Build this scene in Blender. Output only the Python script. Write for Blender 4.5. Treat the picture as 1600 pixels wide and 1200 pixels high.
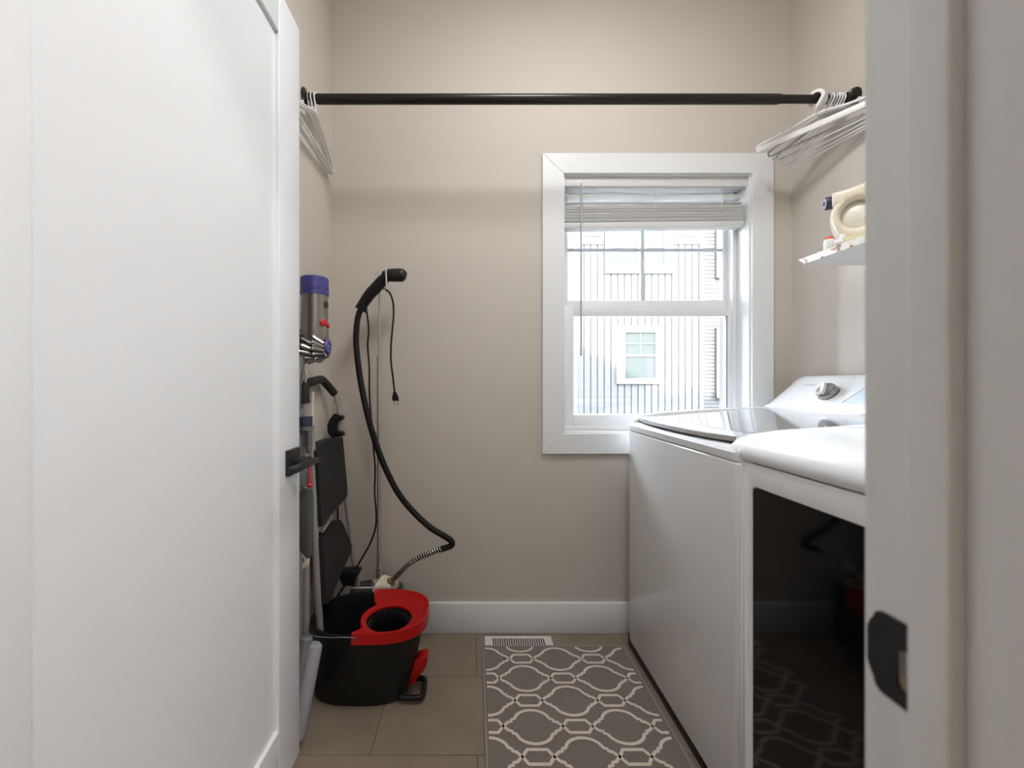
import bpy, bmesh, math, random
from mathutils import Vector, Matrix
random.seed(7)
for o in list(bpy.data.objects):
    bpy.data.objects.remove(o, do_unlink=True)
S = bpy.context.scene
COL = S.collection

# ------------------------------------------------------------------ camera
EYE = 1.057            # lens height above the floor, metres
F = 622.0              # focal length in pixels of the 1600 px wide frame
cam_d = bpy.data.cameras.new('camera')
cam_d.sensor_width = 36.0
cam_d.lens = F / 1600 * 36.0
cam_d.shift_x = 60 / 1600
cam_d.clip_start = 0.02
cam_d.clip_end = 200
cam_d.dof.use_dof = True
cam_d.dof.focus_distance = 1.5
cam_d.dof.aperture_fstop = 3.2
cam = bpy.data.objects.new('camera', cam_d)
cam.location = (0, 0, EYE)
cam.rotation_euler = (math.pi / 2, 0, 0)
COL.objects.link(cam)
S.camera = cam

# ------------------------------------------------------------------ sky, sun, exposure
SKY = 38.0
SUN = 20.0
LAMP = 18.6
HALL_FILL = 50.0  # added fill light from the hall, brightens the open door
world = bpy.data.worlds.new('sky')
S.world = world
world.use_nodes = True
bg = world.node_tree.nodes['Background']
bg.inputs['Color'].default_value = (0.82, 0.91, 1.0, 1)
bg.inputs['Strength'].default_value = SKY
sun_d = bpy.data.lights.new('sun', 'SUN')
sun_d.energy = SUN
sun_d.angle = math.radians(1.2)
sun_d.color = (1.0, 0.96, 0.90)
sun = bpy.data.objects.new('sun', sun_d)
COL.objects.link(sun)
SUNDIR = Vector((0.10, 1.0, -0.60))
sun.rotation_euler = SUNDIR.to_track_quat('-Z', 'Y').to_euler()
sun.location = (-1, -4, 12)
# daylight portal in the window opening: guides the sampling of the sky, gives no light of its own
po_d = bpy.data.lights.new('window_portal', 'AREA')
po_d.shape = 'RECTANGLE'
po_d.size, po_d.size_y = 0.82, 1.13
po_d.cycles.is_portal = True
po = bpy.data.objects.new('window_portal', po_d)
po.location = (0.781, 1.97, 1.40)
po.rotation_euler = (-math.pi / 2, 0, 0)
COL.objects.link(po)
vs = S.view_settings
vs.view_transform = 'Standard'
vs.look = 'None'
vs.exposure = 0.74
vs.gamma = 1.0
vs.use_curve_mapping = False


def P(px, py, d):
    """world point at depth d that was measured at pixel (px, py)"""
    return Vector(((px - 740) * d / F, d, EYE + (600 - py) * d / F))


# ------------------------------------------------------------------ materials
def mat(name, col, rough=0.5, metal=0.0, spec=0.5, vary=0.0, vscale=8.0, bump=0.0, bscale=200.0,
        coat=0.0, emit=None, estr=0.0, trans=0.0, sub=0.0, objvar=0.0, sheen=0.0):
    m = bpy.data.materials.new(name)
    m.use_nodes = True
    nt = m.node_tree
    b = nt.nodes['Principled BSDF']
    c4 = (*col, 1)
    b.inputs['Base Color'].default_value = c4
    b.inputs['Roughness'].default_value = rough
    b.inputs['Metallic'].default_value = metal
    b.inputs['Specular IOR Level'].default_value = spec
    b.inputs['Coat Weight'].default_value = coat
    b.inputs['Coat Roughness'].default_value = 0.08
    b.inputs['Transmission Weight'].default_value = trans
    b.inputs['Sheen Weight'].default_value = sheen
    if sub:
        b.inputs['Subsurface Weight'].default_value = sub
        b.inputs['Subsurface Radius'].default_value = (0.02, 0.015, 0.01)
    if emit:
        b.inputs['Emission Color'].default_value = (*emit, 1)
        b.inputs['Emission Strength'].default_value = estr
    tc = nt.nodes.new('ShaderNodeTexCoord')
    if vary or objvar:
        n = nt.nodes.new('ShaderNodeTexNoise')
        n.inputs['Scale'].default_value = vscale
        n.inputs['Detail'].default_value = 6
        nt.links.new(tc.outputs['Object'], n.inputs['Vector'])
        mr = nt.nodes.new('ShaderNodeMapRange')
        mr.inputs['From Min'].default_value = 0.3
        mr.inputs['From Max'].default_value = 0.7
        mr.inputs['To Min'].default_value = 1 - vary
        mr.inputs['To Max'].default_value = 1 + vary
        nt.links.new(n.outputs['Fac'], mr.inputs['Value'])
        hsv = nt.nodes.new('ShaderNodeHueSaturation')
        hsv.inputs['Color'].default_value = c4
        val = mr.outputs['Result']
        if objvar:
            oi = nt.nodes.new('ShaderNodeObjectInfo')
            m2 = nt.nodes.new('ShaderNodeMapRange')
            m2.inputs['To Min'].default_value = 1 - objvar
            m2.inputs['To Max'].default_value = 1 + objvar
            nt.links.new(oi.outputs['Random'], m2.inputs['Value'])
            mu = nt.nodes.new('ShaderNodeMath')
            mu.operation = 'MULTIPLY'
            nt.links.new(val, mu.inputs[0])
            nt.links.new(m2.outputs['Result'], mu.inputs[1])
            val = mu.outputs[0]
        nt.links.new(val, hsv.inputs['Value'])
        nt.links.new(hsv.outputs['Color'], b.inputs['Base Color'])
    if bump:
        n2 = nt.nodes.new('ShaderNodeTexNoise')
        n2.inputs['Scale'].default_value = bscale
        n2.inputs['Detail'].default_value = 3
        nt.links.new(tc.outputs['Object'], n2.inputs['Vector'])
        bp = nt.nodes.new('ShaderNodeBump')
        bp.inputs['Strength'].default_value = bump
        bp.inputs['Distance'].default_value = 0.002
        nt.links.new(n2.outputs['Fac'], bp.inputs['Height'])
        nt.links.new(bp.outputs['Normal'], b.inputs['Normal'])
    return m


def glass_mat(name, tint=(1, 1, 1)):
    m = bpy.data.materials.new(name)
    m.use_nodes = True
    nt = m.node_tree
    nt.nodes.clear()
    out = nt.nodes.new('ShaderNodeOutputMaterial')
    mix = nt.nodes.new('ShaderNodeMixShader')
    fr = nt.nodes.new('ShaderNodeFresnel')
    fr.inputs['IOR'].default_value = 1.45
    tr = nt.nodes.new('ShaderNodeBsdfTransparent')
    tr.inputs['Color'].default_value = (*tint, 1)
    gl = nt.nodes.new('ShaderNodeBsdfGlossy')
    gl.inputs['Roughness'].default_value = 0.02
    nt.links.new(fr.outputs[0], mix.inputs[0])
    nt.links.new(tr.outputs[0], mix.inputs[1])
    nt.links.new(gl.outputs[0], mix.inputs[2])
    nt.links.new(mix.outputs[0], out.inputs[0])
    return m


def blotch_mat(name):
    """cream printed film with dark and red smudged print along it"""
    m = bpy.data.materials.new(name)
    m.use_nodes = True
    nt = m.node_tree
    b = nt.nodes['Principled BSDF']
    b.inputs['Roughness'].default_value = 0.35
    tc = nt.nodes.new('ShaderNodeTexCoord')
    mp = nt.nodes.new('ShaderNodeMapping')
    mp.inputs['Scale'].default_value = (1, 0.8, 1)
    nt.links.new(tc.outputs['Object'], mp.inputs['Vector'])
    n = nt.nodes.new('ShaderNodeTexNoise')
    n.inputs['Scale'].default_value = 42
    n.inputs['Detail'].default_value = 4
    nt.links.new(mp.outputs[0], n.inputs['Vector'])
    r = nt.nodes.new('ShaderNodeValToRGB')
    e = r.color_ramp.elements
    e[0].position = 0.36
    e[0].color = (0.06, 0.04, 0.05, 1)
    e[1].position = 0.41
    e[1].color = (0.40, 0.12, 0.09, 1)
    x = e.new(0.46)
    x.color = (0.72, 0.66, 0.55, 1)
    x = e.new(0.60)
    x.color = (0.80, 0.78, 0.74, 1)
    nt.links.new(n.outputs['Fac'], r.inputs[0])
    nt.links.new(r.outputs[0], b.inputs['Base Color'])
    return m


def floor_mat():
    m = mat('vinyl tile', (0.235, 0.186, 0.139), rough=0.42, vary=0.12, vscale=7, bump=0.05, bscale=90, objvar=0.04)
    nt = m.node_tree
    b = nt.nodes['Principled BSDF']
    src = b.inputs['Base Color'].links[0].from_socket
    tc = nt.nodes.new('ShaderNodeTexCoord')
    n = nt.nodes.new('ShaderNodeTexNoise')
    n.inputs['Scale'].default_value = 34
    n.inputs['Detail'].default_value = 8
    n.inputs['Roughness'].default_value = 0.7
    nt.links.new(tc.outputs['Object'], n.inputs['Vector'])
    mr = nt.nodes.new('ShaderNodeMapRange')
    mr.inputs['From Min'].default_value = 0.64
    mr.inputs['From Max'].default_value = 0.72
    nt.links.new(n.outputs['Fac'], mr.inputs['Value'])
    mx = nt.nodes.new('ShaderNodeMix')
    mx.data_type = 'RGBA'
    mx.inputs[7].default_value = (0.085, 0.068, 0.054, 1)
    nt.links.new(mr.outputs[0], mx.inputs[0])
    nt.links.new(src, mx.inputs[6])
    nt.links.new(mx.outputs[2], b.inputs['Base Color'])
    return m


M = dict(
    wall=mat('warm grey wall paint', (0.60, 0.55, 0.49), 0.75, bump=0.06, bscale=260),
    hall=mat('hall wall paint', (0.46, 0.40, 0.34), 0.8),
    ceil=mat('ceiling paint', (0.86, 0.85, 0.83), 0.9),
    trim=mat('white trim paint', (0.80, 0.81, 0.815), 0.38, spec=0.4),
    door=mat('white door paint', (0.79, 0.815, 0.84), 0.34, spec=0.9),
    vinyl=mat('white window vinyl', (0.82, 0.83, 0.84), 0.35),
    blind=mat('white blind slat', (0.86, 0.855, 0.84), 0.45),
    grout=mat('tile joint', (0.105, 0.085, 0.066), 0.9),
    tile=floor_mat(),
    black=mat('matte black metal', (0.012, 0.012, 0.013), 0.38, spec=0.4),
    rod=mat('oil rubbed bronze rod', (0.016, 0.013, 0.011), 0.33, metal=0.4),
    plast=mat('black plastic', (0.0055, 0.0055, 0.006), 0.40, spec=0.32, vary=0.05),
    dplast=mat('charcoal plastic', (0.035, 0.037, 0.04), 0.4),
    gplast=mat('grey plastic', (0.16, 0.165, 0.18), 0.45),
    foam=mat('black foam', (0.013, 0.0125, 0.012), 0.7, bump=0.1, bscale=400),
    red=mat('red plastic', (0.42, 0.004, 0.004), 0.33, spec=0.35),
    red2=mat('bright red plastic', (0.55, 0.015, 0.03), 0.25),
    purple=mat('violet blue plastic', (0.065, 0.06, 0.26), 0.3),
    nickel=mat('nickel plastic', (0.30, 0.29, 0.28), 0.22, metal=0.85),
    smoke=mat('smoked clear bin', (0.26, 0.245, 0.23), 0.2, metal=0.75, coat=0.6),
    lipm=mat('silver lid lip', (0.50, 0.51, 0.53), 0.18, metal=0.85),
    steel=mat('brushed steel', (0.62, 0.60, 0.57), 0.28, metal=0.9),
    pole=mat('satin aluminium', (0.58, 0.55, 0.51), 0.33, metal=0.85),
    gtube=mat('grey painted tube', (0.36, 0.35, 0.33), 0.38, metal=0.3),
    brass=mat('aged brass', (0.30, 0.20, 0.09), 0.4, metal=0.8),
    cream=mat('cream plastic', (0.70, 0.64, 0.54), 0.4),
    jug=mat('cream jug plastic', (0.80, 0.74, 0.60), 0.32, sub=0.25),
    jugw=mat('milky jug plastic', (0.88, 0.86, 0.78), 0.22, sub=0.3),
    white=mat('white plastic', (0.80, 0.79, 0.78), 0.35),
    clearp=mat('frosted grey hanger plastic', (0.36, 0.36, 0.37), 0.25),
    enamel=mat('white appliance enamel', (0.83, 0.835, 0.845), 0.16, spec=0.5, coat=0.3),
    enamel2=mat('white appliance plastic', (0.73, 0.74, 0.75), 0.2, spec=0.5),
    chrome=mat('silver trim', (0.70, 0.71, 0.73), 0.14, metal=0.85),
    lidg=mat('tinted lid glass', (0.22, 0.225, 0.23), 0.05, spec=0.9, coat=1.0),
    dglass=mat('black dryer glass', (0.0017, 0.0017, 0.0019), 0.06, spec=0.35),
    disp=mat('pale display', (0.55, 0.63, 0.72), 0.15),
    ink=mat('grey lettering', (0.45, 0.46, 0.48), 0.5),
    rug=mat('taupe rug pile', (0.205, 0.170, 0.145), 0.95, vary=0.12, vscale=160, bump=0.5, bscale=700, sheen=0.2),
    rugl=mat('cream rug pile', (0.72, 0.63, 0.55), 0.95, bump=0.5, bscale=700),
    bind=mat('rug binding', (0.30, 0.27, 0.24), 0.9, bump=0.4, bscale=900),
    vent=mat('white vent metal', (0.74, 0.71, 0.66), 0.45),
    navy=mat('navy cap', (0.035, 0.035, 0.075), 0.35),
    pblue=mat('pale blue cap face', (0.55, 0.60, 0.70), 0.4),
    orange=mat('orange red cap', (0.75, 0.10, 0.05), 0.35),
    yellow=mat('pale yellow bottle', (0.72, 0.64, 0.38), 0.35),
    print=blotch_mat('printed shelf edge film'),
    shelf=mat('white laminate', (0.62, 0.60, 0.57), 0.45),
    pane=glass_mat('window pane'),
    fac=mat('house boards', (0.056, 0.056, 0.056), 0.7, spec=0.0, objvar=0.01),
    fgap=mat('shaded board joint', (0.022, 0.022, 0.0225), 0.9, spec=0.0),  # dark backing colour stands in for the shadow lines of the battens
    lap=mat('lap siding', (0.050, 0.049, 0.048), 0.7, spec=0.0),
    lap_shade=mat('shaded lap siding', (0.033, 0.034, 0.040), 0.7, spec=0.0),  # siding of the recess, its shadow put into the colour
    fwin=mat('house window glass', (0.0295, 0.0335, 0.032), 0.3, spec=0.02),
    ftrim=mat('house trim', (0.063, 0.063, 0.063), 0.6, spec=0.0),
    ground=mat('concrete ground', (0.12, 0.118, 0.115), 0.9, vary=0.1, vscale=2),
    lampw=mat('lamp diffuser', (0.9, 0.9, 0.9), 0.4, emit=(0.985, 0.99, 1.0), estr=LAMP),
    hall_fill=mat('hall fill diffuser', (0.9, 0.9, 0.9), 0.4, emit=(1.0, 0.965, 0.94), estr=HALL_FILL),
)


nt = M['blind'].node_tree
tl_ = nt.nodes.new('ShaderNodeBsdfTranslucent')
tl_.inputs['Color'].default_value = (0.86, 0.85, 0.82, 1)
mx_ = nt.nodes.new('ShaderNodeMixShader')
mx_.inputs[0].default_value = 0.22
nt.links.new(nt.nodes['Principled BSDF'].outputs[0], mx_.inputs[1])
nt.links.new(tl_.outputs[0], mx_.inputs[2])
nt.links.new(mx_.outputs[0], nt.nodes['Material Output'].inputs[0])

# ------------------------------------------------------------------ mesh helpers
def smooth_path(pts, n=6):
    pts = [Vector(p) for p in pts]
    out = []
    for i in range(len(pts) - 1):
        p0 = pts[max(i - 1, 0)]
        p1, p2 = pts[i], pts[i + 1]
        p3 = pts[min(i + 2, len(pts) - 1)]
        for k in range(n):
            t = k / n
            out.append(0.5 * ((2 * p1) + (p2 - p0) * t + (2 * p0 - 5 * p1 + 4 * p2 - p3) * t * t
                              + (3 * p1 - p0 - 3 * p2 + p3) * t ** 3))
    out.append(pts[-1])
    return out


def arc(cx, cy, r, a0, a1, n):
    return [(cx + r * math.cos(math.radians(a0 + (a1 - a0) * i / n)),
             cy + r * math.sin(math.radians(a0 + (a1 - a0) * i / n))) for i in range(n + 1)]


class MB:
    def __init__(s):
        s.v = []
        s.f = []

    def add(s, vs_, fs):
        k = len(s.v)
        s.v += [tuple(v) for v in vs_]
        s.f += [tuple(i + k for i in f) for f in fs]
        return s

    def box(s, lo, hi):
        x0, y0, z0 = lo
        x1, y1, z1 = hi
        return s.add([(x0, y0, z0), (x1, y0, z0), (x1, y1, z0), (x0, y1, z0),
                      (x0, y0, z1), (x1, y0, z1), (x1, y1, z1), (x0, y1, z1)],
                     [(0, 3, 2, 1), (4, 5, 6, 7), (0, 1, 5, 4), (1, 2, 6, 5), (2, 3, 7, 6), (3, 0, 4, 7)])

    def from_bm(s, bm):
        bm.verts.ensure_lookup_table()
        bm.verts.index_update()
        s.add([v.co[:] for v in bm.verts], [[v.index for v in f.verts] for f in bm.faces])
        bm.free()
        return s

    def rbox(s, lo, hi, r=0.003, seg=2, rot=None, piv=None):
        bm = bmesh.new()
        bmesh.ops.create_cube(bm, size=1)
        lo = Vector(lo)
        hi = Vector(hi)
        c = (lo + hi) / 2
        d = hi - lo
        for v in bm.verts:
            v.co = Vector((v.co.x * d.x, v.co.y * d.y, v.co.z * d.z)) + c
        bmesh.ops.bevel(bm, geom=bm.edges[:], offset=r, segments=seg, profile=0.5, affect='EDGES')
        if rot:
            pv = Vector(piv) if piv else c
            for v in bm.verts:
                v.co = rot @ (v.co - pv) + pv
        return s.from_bm(bm)

    def tube(s, pts, r, seg=10, cap=True, closed=False):
        pts = [Vector(p) for p in pts]
        n = len(pts)
        rad = r if isinstance(r, (list, tuple)) else [r] * n
        t0 = (pts[1] - pts[0]).normalized()
        ref = Vector((0, 0, 1)) if abs(t0.z) < 0.9 else Vector((1, 0, 0))
        nrm = t0.cross(ref).normalized()
        V, Fc = [], []
        prev = t0
        for i, p in enumerate(pts):
            if closed:
                t = (pts[(i + 1) % n] - pts[i - 1]).normalized()
            else:
                t = (pts[min(i + 1, n - 1)] - pts[max(i - 1, 0)])
                t = t.normalized() if t.length > 1e-9 else prev
            ax = prev.cross(t)
            if ax.length > 1e-7:
                nrm = Matrix.Rotation(prev.angle(t), 3, ax.normalized()) @ nrm
            nrm = (nrm - t * nrm.dot(t)).normalized()
            b = t.cross(nrm)
            prev = t
            for k in range(seg):
                a = 2 * math.pi * k / seg
                V.append(p + rad[i] * (math.cos(a) * nrm + math.sin(a) * b))
        m = n if closed else n - 1
        for i in range(m):
            j = (i + 1) % n
            for k in range(seg):
                k2 = (k + 1) % seg
                Fc.append((i * seg + k, i * seg + k2, j * seg + k2, j * seg + k))
        if cap and not closed:
            Fc.append(tuple(reversed(range(seg))))
            Fc.append(tuple((n - 1) * seg + k for k in range(seg)))
        return s.add(V, Fc)

    def lathe(s, prof, o, axis=(0, 0, 1), seg=24, cap=True):
        """prof: list of (radius, height along axis)"""
        ax = Vector(axis).normalized()
        ref = Vector((0, 0, 1)) if abs(ax.z) < 0.9 else Vector((1, 0, 0))
        u = ax.cross(ref).normalized()
        w = ax.cross(u)
        o = Vector(o)
        V, Fc = [], []
        for (r, h) in prof:
            for k in range(seg):
                a = 2 * math.pi * k / seg
                V.append(o + ax * h + max(r, 1e-5) * (math.cos(a) * u + math.sin(a) * w))
        for i in range(len(prof) - 1):
            for k in range(seg):
                k2 = (k + 1) % seg
                Fc.append((i * seg + k, i * seg + k2, (i + 1) * seg + k2, (i + 1) * seg + k))
        if cap:
            Fc.append(tuple(reversed(range(seg))))
            Fc.append(tuple((len(prof) - 1) * seg + k for k in range(seg)))
        return s.add(V, Fc)

    def loft(s, secs, cap=True, closed=True):
        n = len(secs[0])
        V, Fc = [], []
        for q in secs:
            V += [Vector(p) for p in q]
        m = n if closed else n - 1
        for i in range(len(secs) - 1):
            for k in range(m):
                k2 = (k + 1) % n
                Fc.append((i * n + k, i * n + k2, (i + 1) * n + k2, (i + 1) * n + k))
        if cap:
            Fc.append(tuple(reversed(range(n))))
            Fc.append(tuple((len(secs) - 1) * n + k for k in range(n)))
        return s.add(V, Fc)

    def prism(s, poly, plane, a, b, bev=0.0, seg=2, hole=None):
        """poly: 2-D outline; plane 'xz' extrudes along y, 'yz' along x, 'xy' along z, from a to b"""
        def pt(p, h):
            return {'xz': (p[0], h, p[1]), 'yz': (h, p[0], p[1]), 'xy': (p[0], p[1], h)}[plane]
        bm = bmesh.new()
        def clean(q):
            r = [p for i, p in enumerate(q) if math.dist(p, q[i - 1]) > 1e-6]
            return r
        loops = [clean(poly)] + ([clean(hole)] if hole else [])
        edges = []
        for lp in loops:
            vv = [bm.verts.new(pt(p, a)) for p in lp]
            for i in range(len(vv)):
                edges.append(bm.edges.new((vv[i], vv[(i + 1) % len(vv)])))
        if hole:
            bmesh.ops.triangle_fill(bm, edges=edges, use_beauty=True)
        else:
            bm.faces.new(bm.verts[:])
        res = bmesh.ops.extrude_face_region(bm, geom=bm.faces[:])
        dv = Vector(pt((0, 0), b)) - Vector(pt((0, 0), a))
        for g in res['geom']:
            if isinstance(g, bmesh.types.BMVert):
                g.co += dv
        bmesh.ops.recalc_face_normals(bm, faces=bm.faces[:])
        if bev:
            es = [e for e in bm.edges if len(e.link_faces) == 2 and
                  e.link_faces[0].normal.angle(e.link_faces[1].normal, 0) > 0.6 and
                  abs((e.verts[0].co - e.verts[1].co).normalized().dot(dv.normalized())) < 0.5]
            bmesh.ops.bevel(bm, geom=es, offset=bev, segments=seg, profile=0.5, affect='EDGES')
        return s.from_bm(bm)

    def build(s, name, m, parent=None, origin=None, ang=35, sharp=True):
        """links the collected shapes as one mesh object; points are world space, moved by the root's position"""
        off = Vector(origin) if origin is not None else (root_loc(parent) if parent else Vector((0, 0, 0)))
        me = bpy.data.meshes.new(name)
        me.from_pydata([tuple(Vector(v) - off) for v in s.v], [], s.f)
        bm = bmesh.new()
        bm.from_mesh(me)
        bmesh.ops.recalc_face_normals(bm, faces=bm.faces[:])
        bm.to_mesh(me)
        bm.free()
        me.materials.append(m)
        for p in me.polygons:
            p.use_smooth = True
        me.set_sharp_from_angle(angle=math.radians(ang))
        o = bpy.data.objects.new(name, me)
        COL.objects.link(o)
        if parent:
            o.parent = parent
        elif origin is not None:
            o.location = off
        return o


def root_loc(o):
    while o.parent:
        o = o.parent
    return o.location.copy()


def empty(name, loc):
    o = bpy.data.objects.new(name, None)
    o.empty_display_size = 0.05
    o.location = loc
    COL.objects.link(o)
    return o


def tag(o, label, cat, group=None):
    o['label'] = label
    o['category'] = cat
    if group:
        o['group'] = group
    return o


def thing(name, loc, label, cat, group=None):
    return tag(empty(name, loc), label, cat, group)


def struct(o, label=None):
    o['kind'] = 'structure'
    if label:
        o['label'] = label
    return o


# ================================================================== the setting
XL, XR, YB = -0.604, 1.358, 1.70          # side walls and window wall of the laundry room
ZC = 2.74
Y0, Y1 = 0.194, 0.307                     # doorway wall, hall face and room face
HX0, HX1, HY = -1.6, 1.9, -1.5            # hall
JL, JR = -0.525, 0.31                     # clear opening of the doorway
WX0, WX1, WZ0, WZ1 = 0.3825, 1.18, 0.847, 1.95

# floor: slab below, one object for each tile
fl = struct(MB().box((HX0, HY, -0.08), (HX1, YB + 0.02, -0.0015)).build('floor', M['grout']), 'grey brown tiled floor')
TW, TD, J = 0.61, 0.305, 0.0011
row = 0
y = 1.439
rows = []
yy = 1.439
while yy < YB:
    rows.append(yy)
    yy += TD
yy = 1.439 - TD
while yy > HY - TD:
    rows.append(yy)
    yy -= TD
tile_me = {}
for r_ in sorted(rows):
    ix = round((r_ - 1.439) / TD)
    off = -0.294 + (0.305 if ix % 2 == 0 else 0.0)
    x = off - 3 * TW
    while x < HX1:
        a0, a1 = max(x + J, HX0), min(x + TW - J, HX1)
        b0, b1 = max(r_ + J, HY), min(r_ + TD - J, YB + 0.005)
        if r_ + TD > Y1 + 0.02:
            a0, a1 = max(a0, XL - 0.01), min(a1, XR + 0.01)
        if a1 - a0 > 0.01 and b1 - b0 > 0.01:
            key = (round(a1 - a0, 4), round(b1 - b0, 4))
            if key not in tile_me:
                o = MB().rbox((0, 0, -0.004), (a1 - a0, b1 - b0, 0.0), 0.0006, 1).build('tile', M['tile'])
                tile_me[key] = o.data
            else:
                o = bpy.data.objects.new('tile', tile_me[key])
                COL.objects.link(o)
            o.location = (a0, b0, 0)
            o.parent = fl
        x += TW

WT = 0.12
b = MB()
b.box((XL - WT, YB, 0), (WX0, YB + 0.15, ZC)).box((WX1, YB, 0), (XR + WT, YB + 0.15, ZC))
b.box((WX0, YB, 0), (WX1, YB + 0.15, WZ0)).box((WX0, YB, WZ1), (WX1, YB + 0.15, ZC))
struct(b.build('wall_back', M['wall']), 'warm grey wall with the window')
struct(MB().box((XL - WT, Y1, 0), (XL, YB, ZC)).build('wall_left', M['wall']), 'warm grey wall behind the open door')
struct(MB().box((XR, Y1, 0), (XR + WT, YB, ZC)).build('wall_right', M['wall']), 'warm grey wall behind the washer')
b = MB()
b.box((HX0, Y0, 0), (JL - 0.02, Y1, ZC)).box((JR + 0.02, Y0, 0), (HX1, Y1, ZC)).box((JL - 0.02, Y0, 2.095), (JR + 0.02, Y1, ZC))
struct(b.build('wall_front', M['wall']), 'wall around the doorway')
struct(MB().box((HX0 - WT, HY, 0), (HX0, Y1, ZC)).build('wall_hall_left', M['hall']))
struct(MB().box((HX1, HY, 0), (HX1 + WT, Y1, ZC)).build('wall_hall_right', M['hall']))
struct(MB().box((HX0 - WT, HY - WT, 0), (HX1 + WT, HY, ZC)).build('wall_hall_rear', M['hall']))
struct(MB().box((HX0 - WT, HY - WT, ZC), (HX1 + WT, YB + 0.15, ZC + 0.1)).build('ceiling', M['ceil']))


def baseboard(name, lo, hi):
    return struct(MB().rbox(lo, hi, 0.002, 2).build(name, M['trim']), 'white baseboard')


BH = 0.128
baseboard('baseboard_back', (XL, YB - 0.014, 0), (XR, YB, BH))
baseboard('baseboard_left', (XL, Y1 + 0.02, 0), (XL + 0.014, YB - 0.014, BH))
baseboard('baseboard_right', (XR - 0.014, Y1 + 0.02, 0), (XR, YB - 0.014, BH))

# ---------------------------------------------------------------- doorway lining
t = struct(empty('trim_1', (JR, Y0, 0)), 'white door jamb with black strike plate')
jb = MB().rbox((JR, Y0, 0), (JR + 0.02, 0.309, 2.095), 0.0012).build('door_jamb', M['trim'], t)
MB().rbox((JR - 0.011, 0.2506, 0), (JR + 0.001, 0.2755, 2.07), 0.0022, 3).build('door_stop', M['trim'], t)
MB().rbox((JR + 0.006, Y1, 0), (JR + 0.096, Y1 + 0.0155, 2.16), 0.002).build('room_casing', M['trim'], t)
MB().rbox((JR + 0.006, Y0 - 0.0155, 0), (JR + 0.096, Y0, 2.16), 0.002).build('hall_casing', M['trim'], t)
zc = 0.8545
pl = [(0.262, zc - 0.0305), (0.2985, zc - 0.0305)] + arc(0.2985, zc - 0.0225, 0.008, -90, 0, 6) + [(0.3095, zc - 0.017), (0.3115, zc - 0.012), (0.3115, zc + 0.014)] + \
     [(0.3095, zc + 0.020)] + arc(0.3005, zc + 0.0245, 0.006, 0, 90, 6) + [(0.262, zc + 0.0305)]
hole = [(0.2770, zc - 0.019), (0.2835, zc - 0.019)] + arc(0.2835, zc - 0.013, 0.006, -90, 0, 4) + arc(0.2835, zc + 0.005, 0.006, 0, 90, 4) + [(0.2770, zc + 0.011)]
sp = MB().prism(pl, 'yz', JR - 0.0022, JR + 0.0002, hole=hole).build('strike_plate', M['black'], t)
MB().rbox((JR - 0.0004, 0.276, zc - 0.019), (JR + 0.0002, 0.290, zc - 0.006), 0.0002, 1).build('strike_pocket', mat('raw wood', (0.30, 0.24, 0.18), 0.8), sp)
MB().rbox((JR - 0.0030, 0.2845, zc - 0.006), (JR - 0.0018, 0.2875, zc + 0.009), 0.0004, 1).build('strike_tongue', M['gplast'], sp)
for dz in (-0.0245, 0.0235):
    MB().lathe([(0.0028, 0), (0.0028, 0.0006), (0.0008, 0.0002)], (JR - 0.0022, 0.281, zc + dz), (-1, 0, 0), 12).build('screw', M['dplast'], sp)
t = struct(empty('trim_2', (JL, Y0, 0)), 'white door jamb on the hinge side')
MB().rbox((JL - 0.02, Y0, 0), (JL, 0.305, 2.095), 0.0012).build('door_jamb', M['trim'], t)
MB().rbox((JL - 0.001, 0.2506, 0), (JL + 0.011, 0.2755, 2.07), 0.002).build('door_stop', M['trim'], t)
MB().rbox((JL - 0.07, Y1, 0), (JL - 0.025, Y1 + 0.0155, 2.16), 0.002).build('room_casing', M['trim'], t)
MB().rbox((JL - 0.096, Y0 - 0.0155, 0), (JL - 0.006, Y0, 2.16), 0.002).build('hall_casing', M['trim'], t)
t = struct(empty('trim_3', (JL, Y0, 2.05)), 'white head of the doorway')
MB().rbox((JL, Y0, 2.075), (JR, 0.305, 2.095), 0.0012).build('head_jamb', M['trim'], t)
MB().rbox((JL + 0.011, 0.2506, 2.064), (JR - 0.011, 0.2755, 2.076), 0.002).build('door_stop', M['trim'], t)
MB().rbox((JL - 0.006, Y1, 2.080), (JR + 0.006, Y1 + 0.0155, 2.16), 0.002).build('room_casing', M['trim'], t)

# ---------------------------------------------------------------- open door (hall face towards +x)
DX = -0.494
DYN, DYF, DZ0, DZ1 = 0.328, 1.130, 0.010, 2.062
d = struct(empty('door_1', (DX - 0.0175, DYN, 0)), 'open white shaker door with a black square lever handle')
for (a, c) in ((DYN, 0.4466), (1.011, DYF)):
    MB().rbox((DX - 0.035, a, DZ0), (DX, c, DZ1), 0.0022, 3).build('stile', M['door'], d)
for (a, c) in ((DZ0, 0.175), (1.952, DZ1)):
    MB().rbox((DX - 0.035, 0.4466, a), (DX, 1.011, c), 0.0015, 2).build('rail', M['door'], d)
MB().box((DX - 0.0252, 0.440, 0.17), (DX - 0.0098, 1.018, 1.957)).build('panel', M['door'], d)
hz = 0.848
hd = MB().rbox((DX, 1.044, hz - 0.034), (DX + 0.011, 1.112, hz + 0.034), 0.0012).build('door_handle', M['black'], d)
MB().lathe([(0.012, 0.010), (0.012, 0.05)], (DX, 1.079, hz), (1, 0, 0), 20).build('neck', M['black'], hd)
MB().rbox((DX + 0.048, 0.952, hz - 0.0055), (DX + 0.071, 1.096, hz + 0.0075), 0.0012).build('lever', M['black'], hd)
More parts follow.
